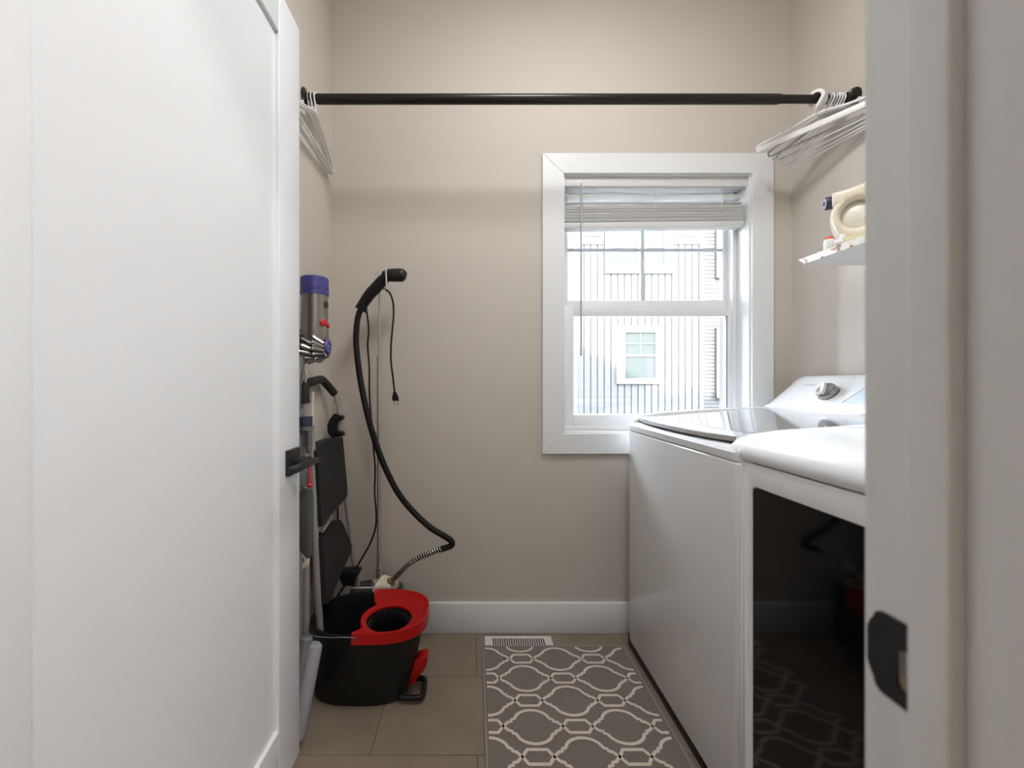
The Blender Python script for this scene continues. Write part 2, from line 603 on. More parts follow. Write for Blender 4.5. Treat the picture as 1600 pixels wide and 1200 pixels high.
for z in (0.25, 1.0, 1.8):
    MB().lathe([(0.006, -0.045), (0.006, 0.045)], (DX - 0.04, DYN - 0.006, z), (0, 0, 1), 12).build('hinge', M['black'], d)

# ---------------------------------------------------------------- window
w = struct(empty('window_1', ((WX0 + WX1) / 2, YB, WZ0)), 'white single-hung window with grille bars and flat casing')
CW = 0.0905
ox0, ox1, oz0, oz1 = WX0 - CW, WX1 + CW, WZ0 - CW + 0.005, WZ1 + CW - 0.006
g = 0.0004
for nm, poly in (('casing_head', [(ox0 + g, oz1), (ox1 - g, oz1), (WX1 - g, WZ1), (WX0 + g, WZ1)]),
                 ('casing_foot', [(ox0 + g, oz0), (WX0 + g, WZ0), (WX1 - g, WZ0), (ox1 - g, oz0)]),
                 ('casing_side', [(ox0, oz0 + g), (ox0, oz1 - g), (WX0, WZ1 - g), (WX0, WZ0 + g)]),
                 ('casing_side', [(ox1, oz0 + g), (WX1, WZ0 + g), (WX1, WZ1 - g), (ox1, oz1 - g)])):
    MB().prism(poly, 'xz', YB - 0.016, YB + 0.0, bev=0.0012, seg=1).build(nm, M['trim'], w)
LT = 0.006
for lo, hi in (((WX0, YB - 0.002, WZ0), (WX0 + LT, YB + 0.10, WZ1)), ((WX1 - LT, YB - 0.002, WZ0), (WX1, YB + 0.10, WZ1)),
               ((WX0 + LT, YB - 0.002, WZ1 - LT), (WX1 - LT, YB + 0.10, WZ1)), ((WX0 + LT, YB - 0.002, WZ0), (WX1 - LT, YB + 0.10, WZ0 + LT))):
    MB().box(lo, hi).build('jamb_liner', M['trim'], w)


def frame(name, x0, x1, z0, z1, y0, y1, sl, sr, rb, rt, m, par, r=0.003):
    b = MB()
    b.rbox((x0, y0, z0), (x0 + sl, y1, z1), r).rbox((x1 - sr, y0, z0), (x1, y1, z1), r)
    b.rbox((x0 + sl, y0, z0), (x1 - sr, y1, z0 + rb), r).rbox((x0 + sl, y0, z1 - rt), (x1 - sr, y1, z1), r)
    return b.build(name, m, par)


frame('window_frame', WX0 + LT, WX1 - LT, WZ0 + LT, WZ1 - LT, 1.775, 1.845, 0.018, 0.018, 0.018, 0.018, M['vinyl'], w)
ls = frame('lower_sash', 0.404, 1.156, 0.868, 1.408, 1.786, 1.812, 0.045, 0.022, 0.052, 0.046, M['vinyl'], w)
us = frame('upper_sash', 0.404, 1.156, 1.405, 1.928, 1.815, 1.840, 0.025, 0.018, 0.034, 0.034, M['vinyl'], w)
MB().box((0.445, 1.797, 0.915), (1.138, 1.801, 1.366)).build('pane', M['pane'], ls)
MB().box((0.425, 1.826, 1.436), (1.142, 1.830, 1.898)).build('pane', M['pane'], us)
gb = MB().rbox((0.7665, 1.8235, 1.436), (0.7825, 1.8325, 1.898), 0.001, 1).build('grille_bar', M['gplast'] if False else mat('grille bar vinyl', (0.62, 0.66, 0.70), 0.4), us)
MB().rbox((0.425, 1.824, 1.664), (1.142, 1.832, 1.678), 0.001, 1).build('grille_bar', gb.data.materials[0], us)
MB().rbox((0.915, 1.790, 1.408), (0.975, 1.815, 1.4155), 0.002).build('sash_lock', M['vinyl'], ls)
MB().box((1.1345, 1.7855, 0.918), (1.1385, 1.7975, 1.364)).build('glazing_seal', M['gplast'], ls)

# ================================================================== things outside
DN = 12.0


def Q(px, py, d=DN):
    return (px - 740) * d / F, EYE + (600 - py) * d / F


gr = MB().box((-30, 1.95, -3.2), (40, 40, -3.0)).build('ground', M['ground'])
gr['kind'] = 'structure'
# gable end of the own building, the shade of its roof falls on the house opposite
b = MB()
EW0, EW1 = YB + 0.151, YB + 0.26
b.box((-9, EW0, -3), (WX0 - 0.03, EW1, 3.0)).box((WX1 + 0.03, EW0, -3), (14, EW1, 3.0))
b.box((WX0 - 0.03, EW0, -3), (WX1 + 0.03, EW1, WZ0 - 0.03)).box((WX0 - 0.03, EW0, WZ1 + 0.03), (WX1 + 0.03, EW1, 3.0))
tt = DN - EW1
sh = [Q(897, 538), Q(945, 562), Q(975, 584), Q(1010, 602), Q(1035, 614), Q(1056, 618), Q(1078, 609), Q(1094, 612)]
prof = [(x - tt * 0.10, z + tt * 0.60) for x, z in sh]
poly = [(-9, 3.0), (-9, prof[0][1] + 1.5), (-4, prof[0][1] + 4.6)] + prof + [(7.4, prof[-1][1] + 0.25), (10, prof[-1][1] - 0.4), (14, prof[-1][1] - 2.0), (14, 3.0)]
b.prism(poly, 'xz', EW0, EW1)
struct(b.build('wall_exterior', M['lap']), 'gable wall of the own building')

nb = thing('neighbour_house', (5, DN, -3), 'white board-and-batten townhouse seen through the window', 'house')
x0 = Q(897, 0)[0]
x1 = Q(1094, 0)[0]
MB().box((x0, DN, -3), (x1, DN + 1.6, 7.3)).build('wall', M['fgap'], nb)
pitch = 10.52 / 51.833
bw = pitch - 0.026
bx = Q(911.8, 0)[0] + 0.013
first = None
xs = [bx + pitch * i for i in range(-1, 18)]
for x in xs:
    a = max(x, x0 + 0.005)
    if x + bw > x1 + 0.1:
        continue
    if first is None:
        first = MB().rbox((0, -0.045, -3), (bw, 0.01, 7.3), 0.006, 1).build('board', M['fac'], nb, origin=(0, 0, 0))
        o = first
        o.location = (x - 5, 0, 3)
    else:
        o = bpy.data.objects.new('board', first.data)
        COL.objects.link(o)
        o.parent = nb
        o.location = (x - 5, 0, 3)
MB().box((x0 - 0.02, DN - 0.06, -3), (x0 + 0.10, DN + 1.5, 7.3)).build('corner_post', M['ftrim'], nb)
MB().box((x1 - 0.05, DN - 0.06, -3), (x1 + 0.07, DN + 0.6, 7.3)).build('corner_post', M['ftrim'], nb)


def laps(name, xa, xb, za, zb, yf, pt, m):
    b = MB()
    z = za
    while z < zb:
        b.add([(xa, yf, z), (xb, yf, z), (xb, yf + 0.022, z + pt), (xa, yf + 0.022, z + pt), (xa, yf + 0.05, z), (xb, yf + 0.05, z)],
              [(0, 1, 2, 3), (4, 5, 1, 0)])
        z += pt
    b.box((xa, yf + 0.045, za), (xb, yf + 0.3, zb))
    o = b.build(name, m, nb, ang=10)
    o['kind'] = 'stuff'
    return o


laps('lap_siding', x1, 16.0, -3, 7.3, DN + 0.35, 0.115, M['lap'])
laps('side_lap_siding', -8.0, x0, -3, 7.3, DN + 1.2, 0.115, M['lap_shade'])


def house_window(pxa, pxb, pya, pyb, sash, rows_, trimw=True, dd=DN):
    xa, zt = Q(pxa, pya, dd)
    xb, zb = Q(pxb, pyb, dd)
    t_ = MB().prism([(xa, zb), (xb, zb), (xb, zt), (xa, zt)], 'xz', dd - 0.09, dd + 0.02,
                    hole=[(sash[0][0], sash[0][2]), (sash[-1][1], sash[0][2]), (sash[-1][1], sash[0][3]), (sash[0][0], sash[0][3])]).build('window', M['ftrim'], nb)
    for (a, c, z0, z1) in sash:
        MB().box((a, dd - 0.058, z0), (c, dd - 0.054, z1)).build('pane', M['fwin'], t_)
        for zz, hh in rows_:
            MB().box((a, dd - 0.075, zz - hh), (c, dd - 0.058, zz + hh)).build('sash_bar', M['ftrim'], t_)
    return t_


ax, az = Q(975.5, 591)
cx, cz = Q(1022.5, 520)
lw = house_window(962, 1031, 509.5, 600, [(ax, cx, az, cz)], [(Q(0, 555.5)[1], 0.035), (Q(0, 537.5)[1], 0.012)])
MB().box(((ax + cx) / 2 - 0.015, DN - 0.073, Q(0, 555)[1]), ((ax + cx) / 2 + 0.015, DN - 0.058, cz)).build('sash_bar', M['ftrim'], lw)
MB().box((Q(1008, 0)[0], DN - 0.060, az), (cx, DN - 0.0575, Q(0, 557)[1])).build('blind', mat('drawn curtain', (0.034, 0.035, 0.038), 0.8, spec=0.0), lw)
ax, az = Q(956, 416)
bx_, cz = Q(993, 300)
cx = Q(1008, 0)[0]
ex = Q(1036, 0)[0]
uw = house_window(944, 1050, 290, 428.5, [(ax, ex, az, cz)], [(Q(0, 388)[1], 0.02)])
MB().box((bx_, DN - 0.082, az), (cx, DN - 0.05, cz)).build('mullion', M['ftrim'], uw)
for pa, pb in ((909, 942), (1052, 1090)):
    xa, zt = Q(pa, 290)
    xb, zb = Q(pb, 383)
    o = MB().box((xa, DN - 0.075, zb), (xb, DN + 0.02, zt)).build('panel', M['ftrim'], nb)
    for k in range(10):
        zz = zb + 0.23 + k * 0.23
        MB().box((xa + 0.05, DN - 0.10, zz), (xb - 0.06, DN - 0.07, zz + 0.20)).build('panel_slat', M['lap'], o)
for ya, yb in ((340, 435), (512, 622)):
    xa, zt = Q(1117, ya, DN + 0.35)
    xb, zb = Q(1170, yb, DN + 0.35)
    t_ = MB().box((xa, DN + 0.25, zb), (xb, DN + 0.4, zt)).build('window', M['ftrim'], nb)
    MB().box((xa + 0.42, DN + 0.24, zb + 0.15), (xb - 0.2, DN + 0.26, zt - 0.15)).build('pane', M['fwin'], t_)

# ================================================================== window blind
bl = thing('window_blind', (0.78, 1.745, 1.90), 'white horizontal slat blind pulled up at the top of the window', 'blind')
MB().rbox((WX0 + 0.008, 1.706, 1.905), (WX1 - 0.008, 1.714, 1.9425), 0.0015).build('valance', M['blind'], bl)
MB().rbox((WX0 + 0.012, 1.722, 1.908), (WX1 - 0.012, 1.768, 1.941), 0.002).build('head_rail', M['blind'], bl)
tilt = Matrix.Rotation(-0.0115, 3, 'Y')
slat = MB().rbox((-0.389, -0.0245, -0.0019), (0.389, 0.0245, 0.0019), 0.0009, 1).build('slat', M['blind'], bl, origin=(0, 0, 0))
zs = [1.874, 1.843] + [1.828 - 0.0052 * k for k in range(13)]
for i, z in enumerate(zs):
    o = slat if i == 0 else bpy.data.objects.new('slat', slat.data)
    if i:
        COL.objects.link(o)
        o.parent = bl
    o.location = (0.781 - 0.78 + random.uniform(-0.0015, 0.0015), 1.745 - 1.745 + random.uniform(-0.002, 0.002), z - 1.90)
    o.rotation_euler = (random.uniform(-0.02, 0.02) if i < 2 else 0, -0.0015 * min(i, 3) - (0.006 if i > 1 else 0), 0)
MB().rbox((0.392, 1.719, 1.736), (1.170, 1.771, 1.760), 0.004, 2, rot=Matrix.Rotation(-0.0125, 3, 'Y')).build('bottom_rail', M['blind'], bl)
for px in (931, 1022, 1127):
    x = (px - 740) * 1.72 / F
    MB().tube([(x, 1.7185, 1.905), (x, 1.7185, 1.745)], 0.0008, 6).build('ladder_cord', M['white'], bl)
    MB().tube([(x + 0.004, 1.7715, 1.905), (x + 0.004, 1.7715, 1.745)], 0.0008, 6).build('ladder_cord', M['white'], bl)
wx = (908 - 740) * 1.700 / F
wd = MB().tube([(wx, 1.7005, 1.897), (wx, 1.6995, 1.178)], 0.0042, 8).build('tilt_wand', mat('clear grey wand', (0.50, 0.50, 0.50), 0.25), bl)
MB().tube([(wx, 1.7035, 1.915), (wx, 1.699, 1.908), (wx, 1.7005, 1.896)], 0.0025, 8).build('wand_hook', M['steel'], wd)

# ================================================================== closet rod
RY, RZ = 1.427, 2.078
rd = thing('closet_rod', (0, RY, RZ), 'dark bronze closet rod across the top of the room', 'rod')
MB().tube([(XL + 0.008, RY, RZ), (XL + 0.06, RY, RZ)], 0.0145, 20).build('rod_end', M['rod'], rd)
MB().tube([(-0.558, RY, RZ), (1.092, RY, RZ), (1.10, RY, RZ)], [0.0172, 0.0172, 0.0150], 24).build('rod_tube', M['rod'], rd)
MB().tube([(1.09, RY, RZ), (XR - 0.006, RY, RZ)], 0.0142, 24).build('inner_tube', M['rod'], rd)
for x, sgn in ((XL, 1), (XR, -1)):
    fo = MB().lathe([(0.0, 0), (0.036, 0), (0.036, 0.004), (0.022, 0.008), (0.020, 0.030), (0.017, 0.032), (0.0, 0.032)], (x, RY, RZ), (sgn, 0, 0), 28, cap=False).build('flange', M['rod'], rd)
    for a in (90, 210, 330):
        MB().lathe([(0.0035, 0), (0.0035, 0.0015), (0.001, 0.002)],
                   (x + sgn * 0.0052, RY + 0.029 * math.cos(math.radians(a)), RZ + 0.029 * math.sin(math.radians(a))), (sgn, 0, 0), 10).build('screw', M['steel'], fo)


# ================================================================== hangers
def hanger(x, yaw, w, drop, r, m, label, group, hook_r=0.0185, bar=True, zoff=0.0, wide=None):
    h = thing('clothes_hanger', (x, RY, RZ), label, 'hanger', group)
    h.rotation_euler = (0, 0, math.radians(yaw))
    # local: hanger lies in the local y-z plane (x across the rod)
    neck = -0.052
    hk = [(0, hook_r * math.cos(math.radians(a)), hook_r * math.sin(math.radians(a)) + 0.0) for a in range(-20, 206, 15)]
    path = [Vector(p) for p in hk] + [Vector((0, -hook_r * 0.55, -hook_r * 0.95)), Vector((0, -0.002, -0.034)), Vector((0, 0, neck))]
    if wide:
        mb = MB()
        secs = []
        for q in path:
            nn = Vector((0, q.y, q.z)).normalized() * r
            secs.append([q + Vector((wide, 0, 0)) + nn, q + Vector((-wide, 0, 0)) + nn, q + Vector((-wide, 0, 0)) - nn, q + Vector((wide, 0, 0)) - nn])
        mb.loft(secs)
        mb.build('hook', m, h, origin=(0, 0, 0))
    else:
        MB().tube(path, r if r < 0.004 else 0.0032, 8).build('hook', m, h, origin=(0, 0, 0))
    sp_ = smooth_path([(0, -w, -drop), (0, -w * 0.93, -drop + 0.014), (0, -w * 0.45, neck - (drop + neck) * 0.38), (0, 0, neck),
                       (0, w * 0.45, neck - (drop + neck) * 0.38), (0, w * 0.93, -drop + 0.014), (0, w, -drop)], 5)
    MB().tube(sp_, r, 8).build('shoulder', m, h, origin=(0, 0, 0))
    if bar:
        bz = -drop - 0.004
        if wide:
            MB().rbox((-0.004, -w, bz - 0.011), (0.004, w, bz + 0.011), 0.002).build('bar', m, h, origin=(0, 0, 0))
        else:
            MB().tube([(0, -w, -drop), (0, -w + 0.004, bz - 0.004), (0, -w + 0.02, bz - 0.006), (0, w - 0.02, bz - 0.006), (0, w - 0.004, bz - 0.004), (0, w, -drop)], r, 8).build('bar', m, h, origin=(0, 0, 0))
    for sy in (-1, 1):
        y_ = sy * w * 0.55
        z_ = neck - (drop + neck) * 0.47
        MB().tube([(0, y_, z_), (0, y_ + sy * 0.006, z_ + 0.009), (0, y_ + sy * 0.016, z_ - 0.002)], r * 0.7, 6).build('strap_notch', m, h, origin=(0, 0, 0))
    return h


gl_ = 'hangers at the left end of the rod'
for i, (x, yaw, drp) in enumerate(((-0.588, 0.5, 0.150), (-0.577, 1.0, 0.156), (-0.5655, 2.2, 0.150))):
    hanger(x, yaw, 0.205, drp, 0.0042, M['white'],
           ['white plastic hanger nearest the left wall flange of the rod', 'white plastic hanger in the middle of the three beside the door',
            'white plastic hanger, rightmost of the three beside the door'][i], gl_)
hanger(1.232, 33, 0.190, 0.088, 0.005, M['white'], 'thick white hanger with a broad flat bar, leftmost of the right bunch', 'hangers at the right end of the rod', hook_r=0.0215, wide=0.019)
rl = ['grey frosted hanger directly behind the thick white hanger', 'thin white hanger, second behind the thick white one', 'grey frosted hanger, third behind the thick white one',
      'thin white hanger, fourth behind the thick white one', 'thin white hanger, fifth behind the thick white one', 'thin white hanger nearest the right wall flange']
for k in range(6):
    x = 1.262 + 0.0105 * k
    yaw = math.degrees(math.asin(max(0.02, min(0.5, (1.346 - x) / 0.185))))
    hanger(x, yaw, 0.185, [0.105, 0.118, 0.112, 0.128, 0.138, 0.144][k], 0.0028 if k not in (0, 2) else 0.0036,
           M['clearp'] if k in (0, 2) else M['white'], rl[k], 'hangers at the right end of the rod', hook_r=0.0175)

# ================================================================== wall shelf and what stands on it
sf = thing('wall_shelf', (1.2, 0.8, 1.438), 'white wall shelf above the appliances with a printed front edge', 'shelf')
SX0, SZ0, SZ1, SYE = 1.05, 1.438, 1.457, 1.28
MB().prism([(SX0, 0.36), (XR, 0.36), (XR, SYE), (SX0 + 0.03, SYE), (SX0, SYE - 0.012)], 'xy', SZ0, SZ1 - 0.001).build('board', M['shelf'], sf)
MB().prism([(0.36, SZ0 - 0.001), (SYE - 0.022, SZ0 - 0.001), (SYE + 0.004, SZ1), (0.36, SZ1)], 'yz', SX0 - 0.003, SX0).build('edge_film', M['print'], sf)
for y in (0.5, 1.1):
    MB().prism([(1.12, SZ0), (XR, SZ0), (XR, SZ0 - 0.12), (XR - 0.02, SZ0 - 0.12)], 'xz', y - 0.008, y + 0.008).build('bracket', M['shelf'], sf) if y < 0.7 else None

# the jug lies turned, its broad side towards the doorway
JD, JK = 1.25, 1.25 / 1.2
jo = Vector((570 * JD / F, JD, 0))
vdir = Vector((570, F, 0)).normalized()
udir = Vector((vdir.y, -vdir.x, 0))
jg = thing('detergent_jug', (jo.x + 0.1, jo.y - 0.09, SZ1), 'cream detergent jug lying on the wall shelf with a navy cap', 'jug')


def JP(u, w, z):
    return jo + udir * (u * JK) + vdir * w + Vector((0, 0, SZ1 + (z - 1.458) * JK * 0.97))


def to_jug(mb):
    mb.v = [tuple(JP(v[0], v[1], v[2])) for v in mb.v]
    return mb


out = [(-0.014, 1.6125), (-0.014, 1.647), (0.02, 1.649), (0.08, 1.660), (0.19, 1.660), (0.212, 1.655), (0.225, 1.64), (0.23, 1.49), (0.222, 1.468), (0.205, 1.4585), (0.05, 1.4585), (0.030, 1.468),
       (0.010, 1.496), (-0.006, 1.522), (-0.016, 1.55), (-0.019, 1.575), (-0.014, 1.598), (-0.006, 1.609)]
hole = [(0.040 + 0.036 * math.cos(a * math.pi / 12), 1.570 + 0.043 * math.sin(a * math.pi / 12)) for a in range(24)]
jb_ = to_jug(MB().prism(out, 'xz', -0.046, 0.046, bev=0.015, seg=4, hole=hole)).build('body', M['jug'], jg, ang=50)
to_jug(MB().lathe([(0.001, -0.030)] + [(0.047 * math.cos(a * math.pi / 16), 0.030 * math.sin(a * math.pi / 16)) for a in range(-7, 8)] + [(0.001, 0.030)], (0.042, 0.0, 1.570), (0, 1, 0), 24, cap=False)).build('inner_wall', M['jugw'], jb_)
cax = (-0.95, -0.28, -0.03)
cp = to_jug(MB().lathe([(0.0185, 0.0), (0.0195, 0.002), (0.0195, 0.017), (0.0175, 0.020)], (-0.012, 0, 1.6295), cax, 28)).build('cap', M['navy'], jg)
to_jug(MB().lathe([(0.0155, 0.0202), (0.0155, 0.0210)], (-0.012, 0, 1.6295), cax, 28)).build('cap_face', M['pblue'], cp)
to_jug(MB().lathe([(0.0075, 0.0210), (0.0075, 0.0218), (0.004, 0.0219)], (-0.012, 0, 1.6295), cax, 20)).build('cap_mark', M['navy'], cp)

bt = thing('small_bottle', (1.076, 1.205, SZ1), 'small white bottle with an orange red top on the shelf', 'bottle')
MB().lathe([(0.0, 0), (0.0125, 0.0), (0.0135, 0.003), (0.0135, 0.032), (0.012, 0.035), (0.0105, 0.037)], (1.076, 1.205, SZ1), (0, 0, 1), 24).build('body', M['white'], bt)
MB().lathe([(0.0108, 0.037), (0.0108, 0.041), (0.0088, 0.0445), (0.004, 0.0455)], (1.076, 1.205, SZ1), (0, 0, 1), 24).build('cap', M['orange'], bt)
bt = thing('small_bottle', (1.10, 1.12, SZ1), 'pale yellow bottle with a white cap lying on the shelf under the jug', 'bottle')
bt.location = (1.086, 1.165, SZ1)
o0 = (1.086, 1.165, SZ1 + 0.0150)
MB().lathe([(0.008, -0.002), (0.0145, 0.004), (0.0145, 0.05), (0.012, 0.055)], o0, (0.75, -0.65, 0.0), 24).build('body', M['yellow'], bt)
MB().lathe([(0.010, -0.004), (0.0105, -0.006), (0.0105, -0.022), (0.008, -0.024)], o0, (0.75, -0.65, 0.0), 20).build('cap', M['white'], bt)
bt = thing('small_bottle', (1.098, 1.185, SZ1), 'rounded white squeeze bottle standing behind the pale yellow bottle', 'bottle')
MB().lathe([(0.0, 0), (0.013, 0.0), (0.015, 0.004), (0.015, 0.030), (0.012, 0.040), (0.005, 0.046)], (1.098, 1.187, SZ1), (0, 0, 1), 24).build('body', M['white'], bt)

# ================================================================== floor vent and rug
fv = thing('floor_vent', (0.183, 1.62, 0), 'white metal floor vent partly under the rug edge', 'vent')
VX0, VX1, VY0, VY1 = 0.0465, 0.322, 1.552, 1.662
hole = [(VX0 + 0.028, VY0 + 0.018), (VX1 - 0.028, VY0 + 0.018), (VX1 - 0.028, VY1 - 0.011), (VX0 + 0.028, VY1 - 0.011)]
MB().prism([(VX0, VY0), (VX1, VY0), (VX1, VY1), (VX0, VY1)], 'xy', 0.0, 0.0045, hole=hole).build('faceplate', M['vent'], fv)
MB().box((VX0 + 0.02, VY0 + 0.012, 0.0001), (VX1 - 0.02, VY1 - 0.008, 0.0008)).build('duct', M['plast'], fv)
b = MB()
n = 24
for i in range(n):
    x = VX0 + 0.03 + (VX1 - VX0 - 0.06) * i / (n - 1)
    b.box((x - 0.0021, VY0 + 0.016, 0.001), (x + 0.0021, VY1 - 0.009, 0.0038))
lv = b.build('louvres', M['vent'], fv)
lv['kind'] = 'stuff'

RX0, RX1, RY0, RY1, RT = 0.037, 0.601, 0.735, 1.597, 0.0075
rg = thing('rug', (0.32, 1.17, 0), 'taupe rug with a cream trellis pattern in front of the washer', 'rug')
MB().rbox((RX0, RY0, 0.0008), (RX1, RY1, RT), 0.003, 2).build('pile', M['rug'], rg)
bb = MB()
e = 0.0035
cor = [(RX0, RY0), (RX1, RY0), (RX1, RY1), (RX0, RY1)]
pth = []
for i in range(4):
    a, c = Vector(cor[i]), Vector(cor[(i + 1) % 4])
    for k in range(12):
        p = a.lerp(c, k / 12)
        pth.append((p.x, p.y, 0.0045))
bb.tube(pth, 0.0042, 8, closed=True)
bb.build('binding', M['bind'], rg)
pb = MB()
LWD = 0.0049


def ribbon(pts, closed=True):
    n = len(pts)
    L = []
    for i in range(n):
        p0, p1 = Vector(pts[i]), Vector(pts[(i + 1) % n])
        k = max(1, int((p1 - p0).length / 0.005))
        for q in range(k):
            L.append(p0.lerp(p1, q / k))
    m = len(L)
    for i in range(m):
        a, c = L[i], L[(i + 1) % m]
        d1 = (c - L[i - 1])
        d2 = (L[(i + 2) % m] - a)
        n1 = Vector((-d1.y, d1.x)).normalized() * LWD
        n2 = Vector((-d2.y, d2.x)).normalized() * LWD
        q = [a + n1, a - n1, c - n2, c + n2]
        if all(RX0 + 0.008 < v.x < RX1 - 0.008 and RY0 + 0.006 < v.y < RY1 - 0.006 for v in q):
            pb.add([(v.x, v.y, RT + 0.0009) for v in q], [(0, 1, 2, 3)])


def mirror4(quart):
    """quart runs from the left point to the top; mirrored to a closed outline"""
    up = quart + [(-x, y) for x, y in reversed(quart[:-1])]
    return up + [(x, -y) for x, y in reversed(up[1:-1])]


AW, AH, HWD, HH = 0.092, 0.060, 0.045, 0.022
quart = [(-AW, 0), (-0.076, 0.015), (-0.066, 0.017), (-0.064, 0.025), (-0.055, 0.027), (-0.050, 0.036)] + \
        [(0.056 * math.cos(math.radians(a)), 0.018 + 0.042 * math.sin(math.radians(a))) for a in range(145, 89, -8)] + [(0, AH)]
hexq = [(-HWD, 0), (-0.029, HH), (0, HH)]
ov = mirror4(quart)
hx = mirror4(hexq)
rowp, colp = 0.1, 0.274
xc0 = (820 - 740) * 1.42 / F
for rr in range(-9, 4):
    yc = 1.42 + rr * rowp
    for cc in range(-3, 5):
        xc = xc0 + cc * colp + (colp / 2 if rr % 2 else 0)
        ribbon([(xc + x, yc + y) for x, y in ov])
        ribbon([(xc + colp / 2 + x, yc + y) for x, y in hx])
pb.build('trellis_pattern', M['rugl'], rg)

# ================================================================== washer
WF, WY0, WY1 = 0.625, 0.936, 1.616
ws = thing('washing_machine', (0.98, 1.276, 0), 'white top-load washing machine with a tinted lid under the window', 'washer')
MB().rbox((WF + 0.001, WY0 + 0.004, 0.0), (1.32, WY1 - 0.004, 0.05), 0.003).build('plinth', M['plast'], ws)


def plan(x0, x1, y0, y1, r, n=5):
    """outline with rounded front corners (towards -x)"""
    return [(x1, y0), (x1, y1)] + [(x0 + r + r * math.cos(math.radians(a)), y1 - r + r * math.sin(math.radians(a))) for a in [90 + 90 * i / n for i in range(n + 1)]] + \
           [(x0 + r + r * math.cos(math.radians(a)), y0 + r + r * math.sin(math.radians(a))) for a in [180 + 90 * i / n for i in range(n + 1)]]


def lofted(outlines, m, name, par, ang=35):
    b = MB()
    b.loft([[(x, y, z) for x, y in pl_] for pl_, z in outlines])
    return b.build(name, m, par, ang=ang)


lofted([(plan(WF + 0.004, 1.335, WY0 + 0.004, WY1 - 0.004, 0.022), 0.026), (plan(WF, 1.338, WY0, WY1, 0.024), 0.034), (plan(WF, 1.338, WY0, WY1, 0.024), 0.866),
        (plan(WF + 0.003, 1.335, WY0 + 0.003, WY1 - 0.003, 0.024), 0.8695)], M['enamel'], 'cabinet', ws)
# top deck: shell with a grip recess at the front and raised borders
lofted([(plan(WF + 0.004, 1.338, WY0 + 0.003, WY1 - 0.003, 0.024), 0.870), (plan(WF - 0.001, 1.338, WY0, WY1, 0.028), 0.874),
        (plan(WF - 0.002, 1.338, WY0, WY1, 0.030), 0.892), (plan(WF + 0.006, 1.338, WY0 + 0.002, WY1 - 0.002, 0.032), 0.903), (plan(WF + 0.02, 1.338, WY0 + 0.01, WY1 - 0.01, 0.03), 0.9055)],
       M['enamel2'], 'top_deck', ws)
LY0, LY1 = WY0 + 0.052, WY1 - 0.040


def border(y0, y1):
    secs = []
    n = 9
    yc, hw = (y0 + y1) / 2, (y1 - y0) / 2
    for i in range(n):
        a = math.pi * i / (n - 1)
        y = yc - hw * math.cos(a)
        s_ = max(0.02, math.sin(a)) ** 0.5
        top = [(WF + 0.002, 0.895), (WF + 0.008, 0.908), (WF + 0.022, 0.922), (WF + 0.05, 0.934), (WF + 0.12, 0.945), (0.95, 0.959), (1.20, 0.968)]
        pr = [(x + 0.010 * (1 - s_), 0.895 + (z - 0.895) * (0.35 + 0.65 * s_)) for x, z in top]
        secs.append([(x, y, z) for x, z in pr] + [(1.20, y, 0.88), (WF + 0.012, y, 0.88)])
    return MB().loft(secs).build('deck_border', M['enamel2'], ws, ang=50)


border(WY0 + 0.002, LY0 + 0.004)
border(LY1 - 0.002, WY1 - 0.002)


def lid_z(x):
    t_ = (x - 0.64) / (1.17 - 0.64)
    return 0.9165 + 0.040 * min(1, max(0, t_)) ** 0.8


def lid_grid(xa, xb, y0, y1, dz0, dz1, bow, nx=10, ny=16, lip=0.0):
    """curved sheet between y0 and y1; the front edge bows outward"""
    b = MB()
    for zz in (dz0, dz1):
        V = []
        for j in range(ny + 1):
            v = j / ny
            y = y0 + (y1 - y0) * v
            xf = xa - bow * (1 - (2 * v - 1) ** 2)
            for i in range(nx + 1):
                u = i / nx
                x = xf + (xb - xf) * u
                V.append((x, y, lid_z(x) + zz - (lip * (1 - u) ** 2)))
        Fc = []
        for j in range(ny):
            for i in range(nx):
                k = j * (nx + 1) + i
                Fc.append((k, k + 1, k + nx + 2, k + nx + 1))
        b.add(V, Fc)
    off = (nx + 1) * (ny + 1)
    ring = [i for i in range(nx + 1)] + [(j) * (nx + 1) + nx for j in range(1, ny + 1)] + [ny * (nx + 1) + i for i in range(nx - 1, -1, -1)] + [j * (nx + 1) for j in range(ny - 1, 0, -1)]
    b.f += [(ring[i], ring[(i + 1) % len(ring)], ring[(i + 1) % len(ring)] + off, ring[i] + off) for i in range(len(ring))]
    return b


ld = lid_grid(0.652, 1.165, LY0, LY1, -0.005, 0.006, 0.024).build('lid', M['chrome'], ws)
lid_grid(0.715, 1.150, LY0 + 0.012, LY1 - 0.012, 0.004, 0.0078, 0.020).build('lid_glass', M['lidg'], ld)
lid_grid(0.655, 0.712, LY0 + 0.004, LY1 - 0.004, 0.003, 0.0072, 0.023, nx=4).build('lid_lip', M['lipm'], ld)
MB().rbox((WF + 0.030, LY0 + 0.01, 0.890), (WF + 0.06, LY1 - 0.01, 0.9085), 0.003).build('grip_recess_shade', M['gplast'], ws)  # grey bar, its colour stands in for the shadow under the lid
